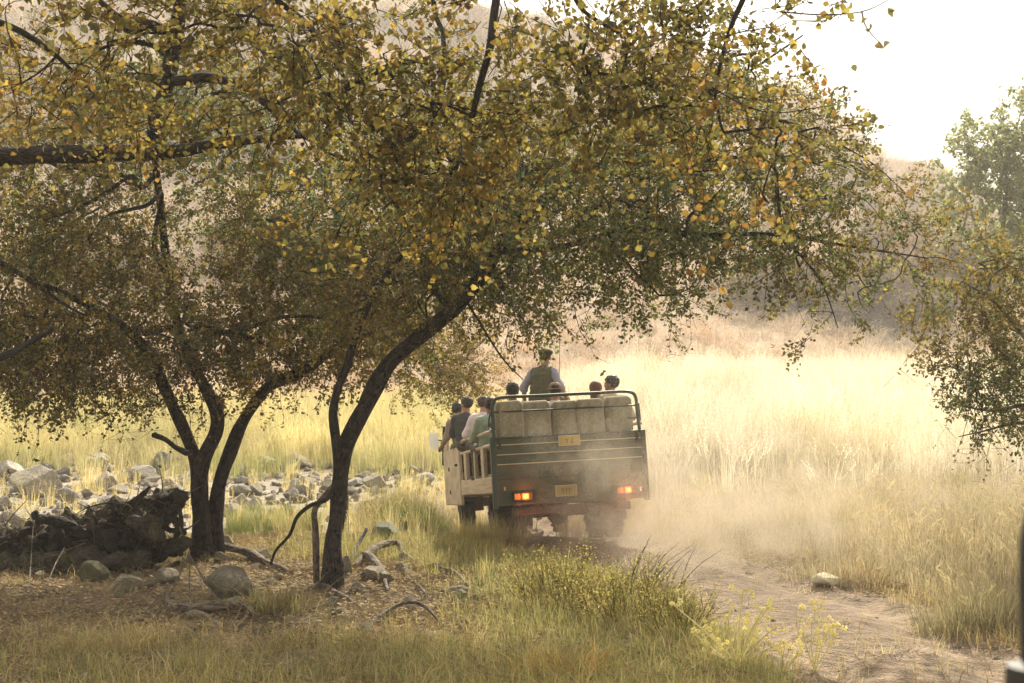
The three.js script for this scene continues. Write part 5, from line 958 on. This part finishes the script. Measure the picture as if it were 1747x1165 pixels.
{ // the dark bar of the vehicle the viewer stands in
  const o = thing('grab_bar', 'blurred black grab bar of the viewing vehicle at the right edge', 'grab bar', V(0.5, 1.1, -1.15));
  mesh('bar', tube([at(1782, 1500, 1.15), at(1778, 1100, 1.15), at(1776, 960, 1.15), at(1780, 900, 1.16), at(1800, 860, 1.18), at(1860, 820, 1.25)].map((p) => p.sub(o.position)), [0.0185, 0.0185, 0.0185, 0.0185, 0.0185, 0.0185], 50, 20, 0), blackMat, o);
  const j = at(1770, 1185, 1.13).sub(o.position), g = new THREE.CylinderGeometry(0.026, 0.03, 0.05, 24, 3); g.translate(j.x, j.y, j.z); mesh('clamp', g, blackMat, o);
}
// ---------------------------------------------------------------- dust raised by the wheels: fine real specks in the air
{
  reseed(121);
  const P = [];
  for (let i = 0; i < 2400; i++) {
    const p = ball().multiplyScalar(0.2), s = rr(0.0010, 0.0018), n = V(rr(-1, 1), rr(-1, 1), rr(-1, 1)).normalize(), a = V().crossVectors(n, V(0.3, 1, 0.2)).normalize(), b = V().crossVectors(n, a);
    for (let k = 0; k < 3; k++) { const c = Math.cos(k * 2.094) * s, e = Math.sin(k * 2.094) * s; P.push(p.x + a.x * c + b.x * e, p.y + a.y * c + b.y * e, p.z + a.z * c + b.z * e); }
  }
  const g = new THREE.BufferGeometry(); g.setAttribute('position', new THREE.Float32BufferAttribute(P, 3)); g.computeVertexNormals();
  const m = phys({ color: C(0.70, 0.62, 0.50), transmission: 0.5, roughness: 1, specularIntensity: 0 }), M = [];
  for (const [px, py, d, rx, ry, rz, n, big = 1] of [
    [1000, 895, 17.2, 0.7, 0.35, 0.6, 150], [1110, 880, 17, 0.7, 0.45, 0.8, 240], [1040, 800, 16.6, 0.7, 0.5, 0.5, 130], [1240, 870, 16.8, 1.1, 0.45, 1.2, 320], [1180, 950, 15.4, 0.9, 0.25, 1.0, 170], [1400, 900, 16, 1.3, 0.5, 1.4, 260], [1420, 720, 26, 2.8, 1.2, 2.5, 300, 1.6], [1560, 870, 19, 1.9, 0.7, 2, 240, 1.4], [1330, 640, 34, 4.5, 1.8, 4, 330, 2], [1300, 780, 19, 1.4, 0.7, 1.5, 260],
  ]) {
    const c = at(px, py, d);
    for (let i = 0; i < n; i++) { const p = c.clone().add(V(gauss() * rx * 0.72, gauss() * ry * 0.72, gauss() * rz * 0.72)); if (fbm(p.x * 0.8, p.y * 0.8 + p.z * 0.5, 22) < -0.4) continue; const h = ground(p.x, p.z); if (p.y < h + 0.1) p.y = h + 0.1 + (h - p.y) * 0.4; M.push(mat4(p, new THREE.Quaternion().setFromEuler(new THREE.Euler(rr(0, 6), rr(0, 6), rr(0, 6))), V(rr(0.9, 1.2), rr(0.8, 1.1), rr(0.9, 1.2)).multiplyScalar(big))); }
  }
  tag(instanced('dust_plume', g, m, M), 'tan dust thrown up behind the truck and drifting over the track', 'dust');
}
renderer.render(scene, camera);
